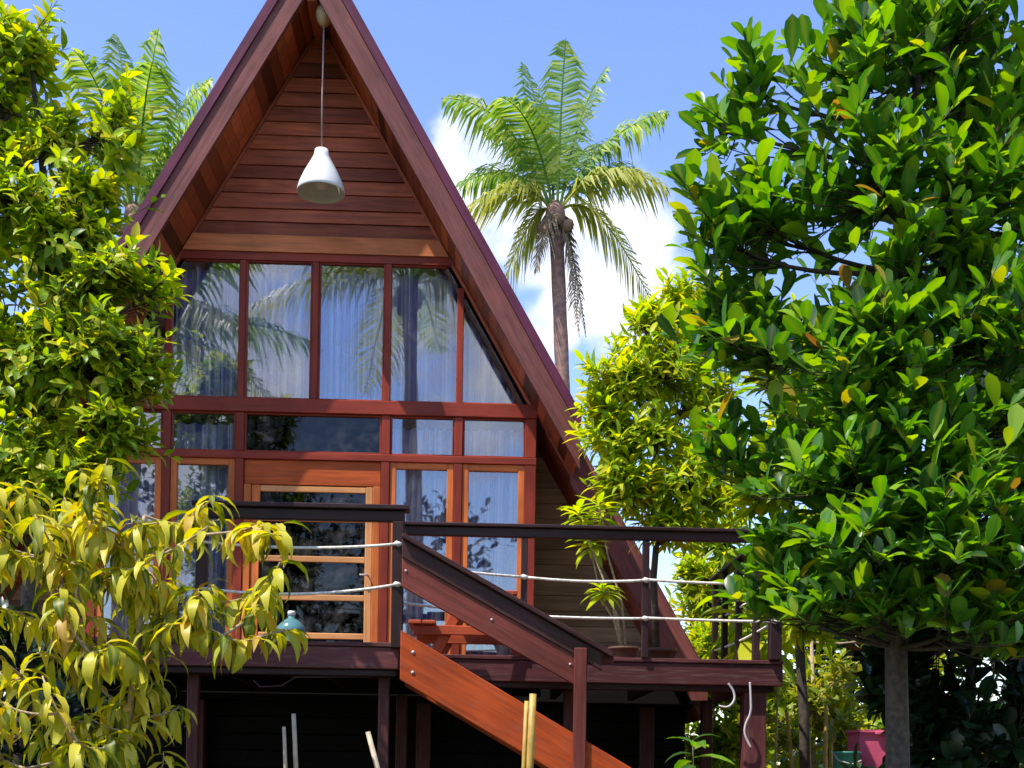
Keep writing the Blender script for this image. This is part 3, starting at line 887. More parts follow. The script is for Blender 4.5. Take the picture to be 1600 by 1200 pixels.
class Leaves:
    def __init__(s):
        s.p, s.d, s.n, s.l = [], [], [], []
    def add(s, p, d, n, l):
        s.p.append(tuple(p)); s.d.append(tuple(d)); s.n.append(tuple(n)); s.l.append(l)
    def finish(s, parent, mat, templates, nobj=300, rest_name='crown'):
        P = np.array(s.p); D = np.array(s.d); N = np.array(s.n); Ls = np.array(s.l)
        D /= np.linalg.norm(D, axis=1)[:, None]
        N = N - D*np.sum(N*D, axis=1)[:, None]
        N /= np.maximum(np.linalg.norm(N, axis=1), 1e-6)[:, None]
        S = np.cross(D, N)
        cnt = len(P)
        which = rng.integers(0, len(templates), cnt)
        chosen = np.zeros(cnt, bool)
        if nobj:
            mid = P + D*Ls[:, None]*0.5
            u, v, z = project(mid)
            ok = (u > -10) & (u < 1610) & (v > -10) & (v < 1210) & (z > 0.5)
            size = Ls/z
            order = np.argsort(z)
            cell = (np.floor(u/11).astype(int))*1000 + np.floor(v/11).astype(int)
            seen = set(); vis = []
            for i in order:
                if ok[i] and cell[i] not in seen:
                    seen.add(cell[i]); vis.append(i)
            face = np.abs(np.sum(N*(np.array(CAM_LOC)-mid), axis=1))/np.linalg.norm(np.array(CAM_LOC)-mid, axis=1)
            vis.sort(key=lambda i: -size[i]*size[i]*(0.15+face[i]))
            for i in vis[:nobj]:
                chosen[i] = True
            metas = []
            for (V, F_, rib) in templates:
                me = mesh_from('leaf', V, F_, mat, True)
                a = me.attributes.new('rib', 'FLOAT', 'POINT'); a.data.foreach_set('value', rib)
                metas.append(me)
            pl = world_loc(parent)
            for i in np.nonzero(chosen)[0]:
                o = bpy.data.objects.new('leaf', metas[which[i]])
                C.objects.link(o); o.parent = parent
                l = Ls[i]
                m = Matrix.Identity(4)
                for r_ in range(3):
                    m[r_][0] = S[i, r_]*l; m[r_][1] = D[i, r_]*l; m[r_][2] = N[i, r_]*l; m[r_][3] = P[i, r_]-pl[r_]
                o.matrix_basis = m
        # everything else: one mesh
        allV, allF, rnd, ribs = [], [], [], []
        base = 0
        for t, (V, F_, rib) in enumerate(templates):
            idx = np.nonzero((~chosen) & (which == t))[0]
            if len(idx) == 0: continue
            W = (P[idx][:, None, :] + Ls[idx][:, None, None]*(V[None, :, 0:1]*S[idx][:, None, :] + V[None, :, 1:2]*D[idx][:, None, :] + V[None, :, 2:3]*N[idx][:, None, :]))
            allV.append(W.reshape(-1, 3))
            rnd.append(np.repeat(rng.random(len(idx)), len(V)))
            ribs.append(np.tile(rib, len(idx)))
            for k in range(len(idx)):
                b = base+k*len(V)
                allF.extend([tuple(j+b for j in f) for f in F_])
            base += len(idx)*len(V)
        if base == 0: return None
        c = np.array(world_loc(parent))
        VV = np.concatenate(allV) - c
        me = bpy.data.meshes.new(rest_name)
        me.from_pydata(VV.tolist(), [], allF)
        me.materials.append(mat)
        me.polygons.foreach_set('use_smooth', [True]*len(me.polygons))
        a = me.attributes.new('rnd', 'FLOAT', 'POINT'); a.data.foreach_set('value', np.concatenate(rnd))
        a = me.attributes.new('rib', 'FLOAT', 'POINT'); a.data.foreach_set('value', np.concatenate(ribs))
        me.update()
        o = bpy.data.objects.new(rest_name, me)
        C.objects.link(o); o.parent = parent
        o['kind'] = 'stuff'
        return o

def rnd_dir():
    v = Vector(rng.normal(size=3)); return v.normalized()
def on_path(path, t):
    k = t*(len(path)-1); i = min(int(k), len(path)-2); f = k-i
    return path[i].lerp(path[i+1], f)

def tree(name, label, cat, base, trunk, lobes, leaf, mat, bark, templates, nobj=300, group=None, twigs=True, up_bias=0.5, stray=0.12):
    """trunk: [(x, y, z, r)...]; lobes: [(centre, radii, tips)]; leaf: (length, jitter, leaves per tip, spread along twig, droop)."""
    root = empty(name, base, label, cat, group)
    tp = [Vector(t[:3]) for t in trunk]
    tube('trunk', bark, root, tp, [t[3] for t in trunk], 10)
    lv = Leaves()
    ll, lj, lk, lsp, drp = leaf
    for c, rad, tips in lobes:
        c = Vector(c)
        # limb leaves the trunk below the lobe
        ts = [t for t in (i/20 for i in range(6, 21))]
        start = min((on_path(tp, t) for t in ts), key=lambda p: (p-c).length + max(0, p.z-c.z+0.1)*2.5)
        midp = start.lerp(c, 0.5) + Vector((rng.normal()*0.06, rng.normal()*0.06, -0.12*(c-start).length))
        limb = curve(start, midp, c, 8)
        V, Fc = tube_geo(limb, [0.022*(1-0.6*i/8)*max(0.7, trunk[-1][3]/0.03) for i in range(9)], 5)
        for k in range(tips):
            d = rnd_dir()
            r = rng.random()**0.42*(1.38 if rng.random() < stray else 1.0)
            wob = 0.82+0.36*math.sin(d.x*5.1+c.x*3)*math.sin(d.z*4.3+c.z*2)
            tip = c + Vector((d.x*rad[0], d.y*rad[1], d.z*rad[2]))*r*wob
            st = on_path(limb, 0.45+0.55*rng.random())
            out = (tip-st)
            tl = out.length
            if tl < 0.02: continue
            o_ = out.normalized()
            ctrl = st.lerp(tip, 0.5) + Vector((0, 0, -0.15*tl)) + rnd_dir()*0.08*tl
            tw = curve(st, ctrl, tip, 4)
            if twigs:
                tube_geo(tw, [0.0065, 0.005, 0.004, 0.003, 0.002], 3, V, Fc)
            axis = (tw[-1]-tw[-2]).normalized()
            axis = (axis + Vector((0, 0, up_bias))).normalized()
            a = axis.orthogonal().normalized(); b = axis.cross(a)
            m_ = max(3, int(rng.normal(lk, lk*0.25)))
            ph = rng.random()*6.28
            for j in range(m_):
                f = j/max(1, m_-1)                       # 0 at the tip, 1 farther back
                p = tip - (tip-tw[-3])*f*lsp
                th = ph + j*2.4
                side = a*math.cos(th)+b*math.sin(th)
                spread = 0.45+0.75*f+0.25*rng.random()
                dd = axis*1.15 + side*spread*1.1 + Vector((0, 0, -drp*(0.4+0.6*rng.random()))) + rnd_dir()*0.18
                dd.normalize()
                nn = axis*1.0 + Vector((0, 0, 0.6)) + rnd_dir()*0.35
                lv.add(p, dd, nn, ll*(1+lj*(rng.random()*2-1))*(0.75 if f == 0 else 1))
        build('limb', bark, root, V, Fc)
    lv.finish(root, mat, templates, nobj)
    return root

# leaf materials: real leaf colours, mixed from leaf to leaf
M['l_right'] = leaf_mat('glossy broad leaf', [(0.0, (0.020, 0.075, 0.020)), (0.35, (0.055, 0.190, 0.022)), (0.70, (0.110, 0.310, 0.020)), (0.95, (0.26, 0.44, 0.025)), (0.985, (0.40, 0.40, 0.03)), (1.0, (0.30, 0.16, 0.05))], 0.32, 0.47, 0.12, 0.55)
M['l_left'] = leaf_mat('small yellow-green leaf', [(0.0, (0.080, 0.180, 0.016)), (0.35, (0.22, 0.37, 0.020)), (0.8, (0.46, 0.55, 0.030)), (1.0, (0.58, 0.50, 0.06))], 0.40, 0.52, 0.10, 0.35)
M['l_croton'] = leaf_mat('yellow croton leaf', [(0.0, (0.035, 0.10, 0.012)), (0.18, (0.18, 0.24, 0.012)), (0.5, (0.52, 0.52, 0.03)), (0.88, (0.68, 0.62, 0.07)), (1.0, (0.48, 0.27, 0.06))], 0.42, 0.42, 0.45, 0.3)
M['l_mid'] = leaf_mat('bright shrub leaf', [(0.0, (0.14, 0.28, 0.015)), (0.5, (0.36, 0.52, 0.022)), (1.0, (0.62, 0.56, 0.03))], 0.40, 0.52, 0.10, 0.3)
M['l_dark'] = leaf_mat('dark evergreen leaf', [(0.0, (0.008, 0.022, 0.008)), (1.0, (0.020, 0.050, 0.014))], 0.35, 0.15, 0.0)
M['l_bg'] = leaf_mat('pale thicket leaf', [(0.0, (0.12, 0.20, 0.015)), (0.6, (0.28, 0.34, 0.02)), (1.0, (0.46, 0.42, 0.04))], 0.45, 0.45)
M['palm'] = leaf_mat('palm frond', [(0.0, (0.10, 0.22, 0.045)), (0.6, (0.22, 0.36, 0.06)), (1.0, (0.46, 0.50, 0.14))], 0.4, 0.5)
M['palm_yellow'] = leaf_mat('yellowing palm frond', [(0.0, (0.24, 0.31, 0.05)), (1.0, (0.50, 0.48, 0.12))], 0.4, 0.45)

T_RIGHT = [leaf_template(w, OBOVATE, d, f) for w, d, f in ((0.42, 0.15, 0.22), (0.38, 0.4, 0.3), (0.45, 0.75, 0.15), (0.34, 0.55, 0.45), (0.40, -0.2, 0.25))]
T_LEFT = [leaf_template(0.42, ELLIPT, d, 0.30) for d in (0.3, 0.8)]
T_CROT = [leaf_template(k, LANCE, d, f, w) for k, d, w, f in ((0.25, 1.7, 0.0, 0.3), (0.21, 2.2, 0.12, 0.4), (0.27, 2.6, -0.08, 0.2), (0.22, 1.3, 0.1, 0.5))]
T_MID = [leaf_template(0.26, LANCE, d, 0.30) for d in (0.4, 0.9)]
T_BIG = [leaf_template(0.34, LANCE, d, 0.25) for d in (0.7, 1.2)]

# ------------------------------------------------------------------ big glossy tree on the right
RT = []
for (x, y, z, rx, ry, rz, n) in (
        (3.58, -5.6, 2.90, .42, .45, .50, 34), (4.10, -5.5, 3.10, .60, .55, .55, 44), (3.02, -5.5, 2.10, .34, .40, .40, 24), (3.58, -5.7, 2.15, .52, .50, .52, 48),
        (4.25, -5.6, 2.25, .58, .55, .58, 50), (3.05, -5.4, 1.42, .40, .42, .42, 30), (3.60, -5.8, 1.32, .55, .50, .48, 52), (4.25, -5.8, 1.40, .58, .55, .52, 54),
        (3.42, -5.7, 0.66, .46, .45, .36, 34), (3.98, -5.9, 0.62, .50, .48, .40, 44), (4.55, -5.7, 0.62, .52, .50, .45, 40), (2.95, -5.3, 0.86, .28, .32, .26, 14),
        (4.95, -5.5, 1.9, .60, .6, .7, 44), (4.9, -5.3, 3.0, .6, .6, .6, 40), (3.9, -4.9, 1.6, .8, .5, .9, 60), (3.95, -5.3, 3.75, .5, .5, .4, 26), (4.4, -5.3, 3.8, .6, .5, .4, 30),
        (3.75, -5.0, 0.05, .45, .4, .35, 22), (2.80, -5.5, 2.0, .24, .3, .34, 13), (2.86, -5.4, 1.55, .26, .3, .3, 16), (2.85, -5.5, 2.55, .2, .25, .25, 7), (3.2, -5.4, 0.32, .26, .3, .22, 14), (3.5, -5.3, 0.2, .34, .3, .22, 18), (4.4, -5.4, 0.15, .5, .4, .32, 34), (3.0, -5.5, 2.75, .2, .3, .3, 8), (4.25, -5.5, 2.7, .5, .4, .25, 22), (4.0, -5.6, 1.85, .5, .4, .25, 22), (3.45, -6.0, 0.30, .36, .3, .22, 18), (3.85, -6.1, 0.24, .36, .3, .22, 18), (4.3, -6.0, 0.2, .4, .3, .25, 20), (3.28, -5.7, 0.05, .3, .3, .24, 16), (3.62, -5.95, -0.05, .34, .3, .26, 18), (4.05, -6.0, -0.08, .34, .3, .26, 18), (4.45, -5.9, -0.12, .36, .3, .28, 18), (3.15, -5.2, 0.1, .22, .25, .25, 10), (3.6, -5.8, 0.95, .6, .4, .2, 24), (4.4, -5.7, 1.0, .5, .4, .2, 22), (4.75, -5.3, 0.0, .4, .4, .3, 20)):
    RT.append(((x, y, z), (rx, ry, rz), int(n*1.5)))
tree('broadleaf_tree', 'large tree with glossy dark green rounded leaves overhanging the right end of the deck', 'tree', (3.86, -5.45, GZ),
     [(3.88, -5.45, GZ-0.1, .085), (3.86, -5.45, -1.2, .066), (3.83, -5.46, -0.2, .058), (3.80, -5.48, 0.8, .050), (3.82, -5.5, 1.8, .036), (3.9, -5.5, 2.9, .022)],
     RT, (0.155, 0.42, 9, 1.0, -0.05), M['l_right'], 'bark', T_RIGHT, 300, up_bias=1.25, stray=0.28)

# ------------------------------------------------------------------ small-leaved tree on the left
LT = []
for (x, y, z, rx, ry, rz, n) in (
        (-1.36, -3.6, 1.85, .52, .5, .50, 78), (-0.86, -3.7, 1.86, .42, .45, .46, 72), (-1.30, -3.6, 2.62, .42, .45, .36, 50), (-0.80, -3.7, 2.40, .28, .35, .24, 30),
        (-1.40, -3.7, 1.20, .42, .45, .36, 56), (-0.82, -3.8, 1.36, .26, .3, .26, 30), (-1.62, -3.5, 3.95, .34, .4, .42, 40), (-0.88, -3.5, 3.42, .22, .3, .36, 26),
        (-1.65, -3.5, 3.2, .24, .3, .24, 18), (-1.12, -3.5, 3.0, .28, .3, .22, 26), (-1.95, -3.6, 2.3, .5, .5, .8, 60), (-2.1, -3.6, 3.5, .5, .5, .6, 50), (-0.52, -3.75, 2.32, .14, .2, .12, 8),
        (-0.55, -3.8, 1.75, .16, .2, .3, 16), (-1.62, -3.7, 0.85, .4, .4, .3, 40), (-1.15, -3.75, 0.95, .36, .4, .26, 40), (-1.15, -3.6, 2.2, .5, .4, .4, 50), (-1.75, -3.6, 1.6, .4, .4, .5, 40), (-1.6, -3.6, 2.9, .35, .4, .35, 30), (-0.95, -3.8, 1.05, .25, .3, .2, 16), (-1.35, -3.5, 3.35, .3, .3, .35, 26), (-1.75, -3.5, 3.6, .3, .3, .4, 24), (-0.72, -3.7, 1.28, .2, .25, .2, 14), (-1.05, -3.55, 2.75, .35, .3, .3, 28)):
    LT.append(((x, y, z), (rx*1.06, ry, rz*1.06), int(n*2.0)))
tree('small_leaved_tree', 'tree with small yellow-green leaves covering the left slope of the cabin', 'tree', (-1.5, -3.5, GZ),
     [(-1.5, -3.5, GZ-0.1, .08), (-1.47, -3.5, -0.5, .06), (-1.40, -3.52, 0.9, .048), (-1.36, -3.5, 2.0, .036), (-1.4, -3.5, 3.1, .024), (-1.5, -3.5, 3.9, .014)],
     LT, (0.118, 0.3, 8, 1.0, 0.35), M['l_left'], 'bark', T_LEFT, 300, up_bias=0.2)

# ------------------------------------------------------------------ yellow croton in front, left
croton = empty('croton_shrub', (-0.22, -5.45, GZ), 'yellow croton shrub with long drooping leaves in front of the deck', 'shrub')
lv = Leaves()
stems = []
whorls = []
_r = random.Random(11)
while len(whorls) < 98:
    wx, wz = _r.uniform(-1.15, 0.66), _r.uniform(-0.95, 0.72)
    hi = 0.66 - 0.50*max(0, wx+0.15) - 0.22*max(0, -0.35-wx) + 0.12*math.sin(wx*14)   # uneven outline of the bush
    lo = -0.95 if wx < 0.0 else -0.12 - 0.22*_r.random()
    if wz > hi or wz < lo: continue
    if any((wx-p)**2+(wz-q)**2 < 0.098**2 for p, q, _ in whorls) and _r.random() < 0.985: continue
    whorls.append((wx, wz, -5.5 + _r.uniform(-0.34, 0.34)))
main = [Vector(p) for p in ((-0.22, -5.45, GZ-0.1), (-0.20, -5.44, -1.4), (-0.24, -5.42, -0.7), (-0.17, -5.42, -0.1), (-0.16, -5.45, 0.42))]
tube('stem', 'palebark', croton, smooth(main), [0.030-0.020*i/(len(smooth(main))-1) for i in range(len(smooth(main)))], 8)
nodes = [on_path(main, 0.3+0.7*i/14) for i in range(15)]
order = sorted(whorls, key=lambda w: min((Vector((w[0], w[2], w[1]))-q).length for q in nodes))
for wx, wz, wy in order:
    tip = Vector((wx, wy, wz))
    st = min(nodes, key=lambda q: (q-tip).length + 1.6*max(0, q.z-tip.z+0.05))       # fork from the nearest lower node
    ln = (tip-st).length
    path = curve(st, st.lerp(tip, 0.5) + Vector((_r.uniform(-.25, .25), _r.uniform(-.2, .2), _r.uniform(-.3, .05)))*ln, tip, 6)
    r0 = 0.005+0.012*min(1, ln)
    tube('branch', 'palebark', croton, path, [r0*(1-0.09*i) for i in range(7)], 6)
    nodes += [path[3], path[5]]
    nl = _r.randint(10, 18)
    back = min(0.9, 0.20/max(ln, 0.05))
    for j in range(nl):
        th = j*2.4+_r.random()*0.6
        f = j/nl
        p = on_path(path, 1-back*f)
        out = Vector((math.cos(th), math.sin(th), _r.uniform(-0.1, 0.55)-0.75*f))
        lv.add(p, out, Vector((0, 0, 1))+rnd_dir()*0.25 + out*0.4, _r.uniform(0.13, 0.26))
lv.finish(croton, M['l_croton'], T_CROT, 300)

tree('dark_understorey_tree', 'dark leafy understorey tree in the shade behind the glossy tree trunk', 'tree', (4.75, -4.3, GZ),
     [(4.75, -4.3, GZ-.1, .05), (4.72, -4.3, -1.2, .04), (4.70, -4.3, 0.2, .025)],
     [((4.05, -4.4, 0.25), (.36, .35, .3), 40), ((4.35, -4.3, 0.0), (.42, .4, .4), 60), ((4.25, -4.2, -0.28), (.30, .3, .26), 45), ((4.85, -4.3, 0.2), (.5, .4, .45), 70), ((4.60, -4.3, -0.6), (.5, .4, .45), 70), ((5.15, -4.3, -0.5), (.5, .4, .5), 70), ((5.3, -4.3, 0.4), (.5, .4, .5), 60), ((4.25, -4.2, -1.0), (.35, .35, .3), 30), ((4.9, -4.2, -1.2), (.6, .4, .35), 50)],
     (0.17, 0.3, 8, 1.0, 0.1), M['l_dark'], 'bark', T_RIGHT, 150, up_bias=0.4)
# dark evergreen shrub behind the croton
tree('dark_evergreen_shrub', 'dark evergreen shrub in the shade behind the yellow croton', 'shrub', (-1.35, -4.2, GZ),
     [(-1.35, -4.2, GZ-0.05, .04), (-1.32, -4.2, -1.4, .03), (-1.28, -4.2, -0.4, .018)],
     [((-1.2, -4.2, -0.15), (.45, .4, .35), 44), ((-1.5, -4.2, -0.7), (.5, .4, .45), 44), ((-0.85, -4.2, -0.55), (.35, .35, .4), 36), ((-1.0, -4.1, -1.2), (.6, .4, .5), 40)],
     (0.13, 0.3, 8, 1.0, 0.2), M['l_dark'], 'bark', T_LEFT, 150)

# ------------------------------------------------------------------ plants on the deck beside the porch
def pot(root, x, y, z, r, h):
    lathe('pot', 'pot', root, (x, y, z), [(r*0.68, 0.0), (r*0.78, h*0.3), (r*0.93, h*0.85), (r*1.05, h*0.86), (r*1.06, h), (r*0.96, h), (r*0.92, h*0.88)], 22)
    lathe('soil', 'soil', root, (x, y, z), [(r*0.9, h*0.80), (r*0.9, h*0.885)], 18, True)
t = tree('potted_tree', 'bright yellow-green leafy tree in a pot beside the lower roof slope', 'tree', (3.16, -1.35, ZR),
     [(3.16, -1.35, 0.10, .034), (3.12, -1.36, 0.8, .030), (3.17, -1.34, 1.5, .026), (3.10, -1.35, 2.2, .018), (3.05, -1.35, 2.8, .012)],
     [((2.74, -1.45, 1.98), (.36, .32, .36), 55), ((3.10, -1.40, 2.05), (.42, .40, .42), 65), ((2.80, -1.45, 2.50), (.38, .34, .38), 60), ((3.22, -1.40, 2.60), (.42, .40, .46), 65), ((3.05, -1.4, 3.0), (.3, .3, .3), 36),
      ((3.42, -1.40, 3.15), (.42, .36, .40), 60), ((3.55, -1.35, 2.35), (.42, .40, .6), 70), ((2.86, -1.5, 1.56), (.32, .28, .28), 80), ((3.25, -1.45, 1.25), (.42, .3, .22), 60), ((2.62, -1.45, 2.25), (.2, .25, .3), 40), ((3.40, -1.45, 1.60), (.45, .36, .40), 90), ((3.70, -1.3, 3.0), (.4, .4, .5), 70), ((3.75, -1.3, 1.7), (.4, .4, .5), 60)],
     (0.16, 0.3, 9, 0.9, 0.25), M['l_mid'], 'bark', T_MID, 300, up_bias=0.3)
pot(t, 3.16, -1.35, ZR, 0.17, 0.20)
tree('bright_green_tree', 'bright green leafy tree just beyond the right corner post of the deck', 'tree', (4.35, -1.9, ground_z(4.35, -1.9)),
     [(4.35, -1.9, ground_z(4.35, -1.9)-.1, .05), (4.30, -1.9, -0.4, .042), (4.22, -1.9, 0.6, .034), (4.15, -1.9, 1.8, .02)],
     [((3.95, -1.85, 1.55), (.36, .36, .40), 80), ((4.25, -1.9, 1.05), (.42, .36, .36), 90), ((4.30, -1.9, 2.1), (.45, .4, .5), 100), ((4.05, -1.85, 2.6), (.36, .36, .36), 70), ((4.7, -1.8, 1.6), (.45, .4, .6), 90),
      ((4.35, -1.95, 0.45), (.34, .3, .26), 50), ((4.75, -1.8, 0.7), (.4, .36, .36), 60)],
     (0.17, 0.3, 9, 0.9, 0.15), M['l_mid'], 'bark', T_MID, 300, up_bias=0.4)
def tuft_plant(name, label, base, stems, leaf_len, mat, k, templates, stalk='palebark'):
    root = empty(name, base, label, 'plant')
    lv = Leaves()
    for path in stems:
        tube('stem', stalk, root, path, [0.013-0.007*i/(len(path)-1) for i in range(len(path))], 6)
        for j in range(k):
            th = j*2.4; f = j/k
            p = on_path([Vector(q) for q in path], 1-0.16*f)
            out = Vector((math.cos(th), math.sin(th), 0.75-1.15*f))+rnd_dir()*0.15
            lv.add(p, out, Vector((0, 0, 1))+rnd_dir()*0.2, leaf_len*random.uniform(0.8, 1.2))
    lv.finish(root, mat, templates, 300)
    return root
t = tuft_plant('potted_dracaena', 'tufted yellow-green potted plant behind the deck railing', (2.78, -1.95, ZR),
     [[(2.80, -1.95, 0.06), (2.72, -1.93, 0.36), (2.62, -1.92, 0.52), (2.54, -1.9, 0.86), (2.52, -1.9, 1.05)],
      [(2.82, -1.95, 0.06), (2.78, -1.93, 0.5), (2.66, -1.9, 0.9), (2.58, -1.88, 1.33)],
      [(2.80, -1.95, 0.06), (2.70, -1.95, 0.5), (2.50, -1.97, 1.0), (2.40, -1.96, 1.25)],
      [(2.80, -1.95, 0.06), (2.74, -1.96, 0.4), (2.60, -1.97, 0.62)]], 0.20, M['l_mid'], 26, T_MID)
pot(t, 2.80, -1.95, ZR, 0.12, 0.15)
# broad-leaved plant beyond the deck's right edge
tuft_plant('broad_leaved_plant', 'plant with long bright green leaves beyond the right edge of the deck', (4.15, -1.3, ground_z(4.15, -1.3)),
     [[(4.15, -1.3, ground_z(4.15, -1.3)-0.05), (4.12, -1.3, -0.6), (4.05, -1.32, 0.45)], [(4.2, -1.25, ground_z(4.2, -1.25)-0.05), (4.25, -1.2, -0.3), (4.3, -1.2, 0.95)], [(4.1, -1.3, ground_z(4.1, -1.3)-0.05), (4.1, -0.9, -0.5), (4.12, -0.5, 0.75)]],
     0.55, M['l_mid'], 13, T_BIG)
tuft_plant('shade_plant', 'small green rosette plant in the dark below the deck', (3.05, -3.75, GZ),
     [[(3.05, -3.75, GZ-0.05), (3.06, -3.76, -1.4), (3.05, -3.78, -0.66)], [(3.05, -3.75, GZ-0.05), (3.0, -3.7, -1.5), (2.98, -3.72, -0.95)]],
     0.26, M['l_right'], 10, T_BIG, 'bark')

# ------------------------------------------------------------------ background thicket on the right
def thicket(label, x, y, h, w, n, leafmat, ll, tmpl, nobj, mat_bark='palebark', canes=True):
    gz = ground_z(x, y)
    lobes = [((x+rng.normal()*w*.5, y+rng.normal()*w*.4, gz+h*(0.18+0.75*rng.random())), (w*.5, w*.5, h*.2), n) for _ in range(7)]
    return tree('leafy_shrub', label, 'shrub', (x, y, gz), [(x, y, gz-.05, .03), (x+.03, y, gz+h*.4, .024), (x-.02, y, gz+h*.8, .014)], lobes, (ll, .3, 8, 1.0, .2), leafmat, mat_bark, tmpl, nobj)
thicket('sunlit pale yellow-green shrub beyond the right end of the deck', 5.05, 0.6, 2.3, 0.75, 22, M['l_bg'], 0.12, T_LEFT, 200)
thicket('low sunlit yellow-green shrub beside the pink tub', 4.72, -0.75, 1.35, 0.46, 24, M['l_bg'], 0.10, T_LEFT, 150)
thicket('yellow-leaved low shrub at the foot of the glossy tree', 5.15, -3.1, 0.75, 0.42, 12, M['l_bg'], 0.12, T_LEFT, 100)
for i, (x, y, tx, h) in enumerate(((4.62, -1.05, 4.55, 1.75), (4.70, -1.1, 4.72, 1.5), (4.78, -1.0, 4.80, 1.25), (4.56, -0.9, 4.42, 1.65))):
    gz = ground_z(x, y)
    tag(tube('bamboo_cane', 'bamboo', None, [(x, y, gz-.05), (x+(tx-x)*.4, y, gz+h*.5), (tx, y+.03, gz+h)], [.026, .023, .016], 8), 'thin yellow cane in the thicket, ' + ('leaning and tallest of the row', 'second tallest, bolt upright', 'shortest of the row', 'leaning most towards the deck')[i], 'cane', 'canes beyond the deck')
thicket('tall sunlit green shrub filling the gap behind the right side of the porch', 4.9, 3.2, 3.3, 1.2, 42, M['l_mid'], 0.17, T_LEFT, 100)
thicket('broad bright green shrub behind the sunlit thicket', 6.4, 2.4, 3.6, 1.4, 46, M['l_mid'], 0.17, T_LEFT, 100)
tree('leafy_shrub', 'dense green shrub close against the foot of the lower roof slope', 'shrub', (4.4, 0.9, ground_z(4.4, 0.9)),
     [(4.4, 0.9, ground_z(4.4, 0.9)-.1, .05), (4.38, 0.9, 0.2, .04), (4.3, 0.9, 1.5, .02)],
     [((4.18, 0.8, 0.1), (.34, .4, .42), 80), ((4.15, 0.8, 0.85), (.40, .4, .45), 90), ((4.02, 0.75, 0.45), (.28, .3, .5), 70), ((4.28, 2.6, 0.3), (.5, .4, .65), 120), ((4.05, 1.0, -0.65), (.34, .35, .4), 70), ((3.98, 0.6, 0.0), (.2, .3, .4), 50), ((4.3, 2.6, 1.2), (.5, .4, .5), 90), ((3.90, 0.45, 0.30), (.17, .3, .55), 80), ((3.85, 0.75, 1.15), (.3, .3, .35), 50), ((4.05, 0.9, 1.6), (.45, .4, .45), 90), ((4.7, 1.0, 1.1), (.5, .4, .6), 90), ((4.6, 0.9, 0.2), (.4, .4, .5), 80), ((4.3, 0.9, -0.5), (.5, .4, .35), 60)],
     (0.16, .3, 9, 1.0, .2), M['l_mid'], 'bark', T_MID, 150)
thicket('dense green shrub growing below the right end of the deck', 4.35, -0.2, 1.6, 0.55, 30, M['l_bg'], 0.12, T_LEFT, 100)
# dense dark trees behind the big tree
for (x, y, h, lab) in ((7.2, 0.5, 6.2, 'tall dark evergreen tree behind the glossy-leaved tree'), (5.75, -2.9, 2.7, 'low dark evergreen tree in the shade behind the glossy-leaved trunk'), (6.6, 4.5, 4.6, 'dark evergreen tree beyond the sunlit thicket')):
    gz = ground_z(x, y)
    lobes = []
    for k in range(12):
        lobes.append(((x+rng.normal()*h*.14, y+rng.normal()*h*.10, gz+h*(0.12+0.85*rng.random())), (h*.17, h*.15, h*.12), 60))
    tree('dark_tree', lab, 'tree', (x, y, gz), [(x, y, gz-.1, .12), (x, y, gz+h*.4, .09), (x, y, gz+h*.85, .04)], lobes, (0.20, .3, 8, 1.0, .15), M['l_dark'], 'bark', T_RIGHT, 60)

# far wood closing the horizon
far = bpy.data.objects.new('distant_wood', None); C.objects.link(far)
tag(far, 'far green wood along the horizon behind the cabin', 'wood', kind='stuff')
far.location = (0, 30, GZ)
lv = Leaves()
for k in range(9000):
    x = rng.uniform(-45, 50); y = rng.uniform(26, 33)
    top = 3.6 + 1.3*math.sin(x*0.5)*math.sin(x*0.17+1) + 0.6*math.sin(x*1.9)
    z = GZ - 0.1 + (top)*rng.random()**0.7
    lv.add((x, y, z), rnd_dir()+Vector((0, -.2, .2)), Vector((0, -0.6, 1))+rnd_dir()*0.6, rng.uniform(0.5, 0.9))
lv.finish(far, M['l_dark'], T_RIGHT, 0, 'foliage')

# ------------------------------------------------------------------ coconut palms
def frond_mesh(root, p0, p1, p2, wide, mat, dead=False, n=54):
    """Rachis along a quadratic curve, leaflets on both sides hanging under their own weight."""
    path = curve(p0, p1, p2, 16)
    V, Fc = tube_geo(path, [0.034*(1-0.85*i/16)+0.004 for i in range(17)], 5)
    rnds = [0.9]*len(V)
    length = sum((path[i+1]-path[i]).length for i in range(16))
    for i in range(n):
        t = 0.13+0.87*i/(n-1)
        p = on_path(path, t)
        d = (on_path(path, min(1, t+.03))-on_path(path, max(0, t-.03))).normalized()
        side = d.cross(Vector((0, 0, 1)))
        if side.length < 0.15: side = d.cross(Vector((0.4, 1, 0)))
        side.normalize()
        upn = side.cross(d)
        prof = math.sin(math.pi*min(1, (t*0.92+0.10)))**0.55
        for s in (-1, 1):
            l = wide*1.4*prof*random.uniform(0.85, 1.12)
            if dead: l *= random.uniform(0.4, 1.0)
            dd = (side*s*0.9 + d*random.uniform(0.45, 0.75) + upn*random.uniform(-0.05, 0.25)).normalized()
            g = Vector((0, 0, -1))*l*(random.uniform(0.45, 1.0) if not dead else random.uniform(0.7, 1.1))
            q1 = p + dd*l*0.5 + g*0.22
            q2 = p + dd*l*0.9 + g*0.9
            w = d*0.036*random.uniform(.8, 1.2)
            b = len(V)
            V += [p-w*.6, p+w*.6, q1+w, q1-w, q2]
            Fc += [(b, b+1, b+2, b+3), (b+3, b+2, b+4)]
            rnds += [random.random()]*5
    o = build('frond', mat, root, V, Fc, False)
    a = o.data.attributes.new('rnd', 'FLOAT', 'POINT'); a.data.foreach_set('value', rnds)
    return o
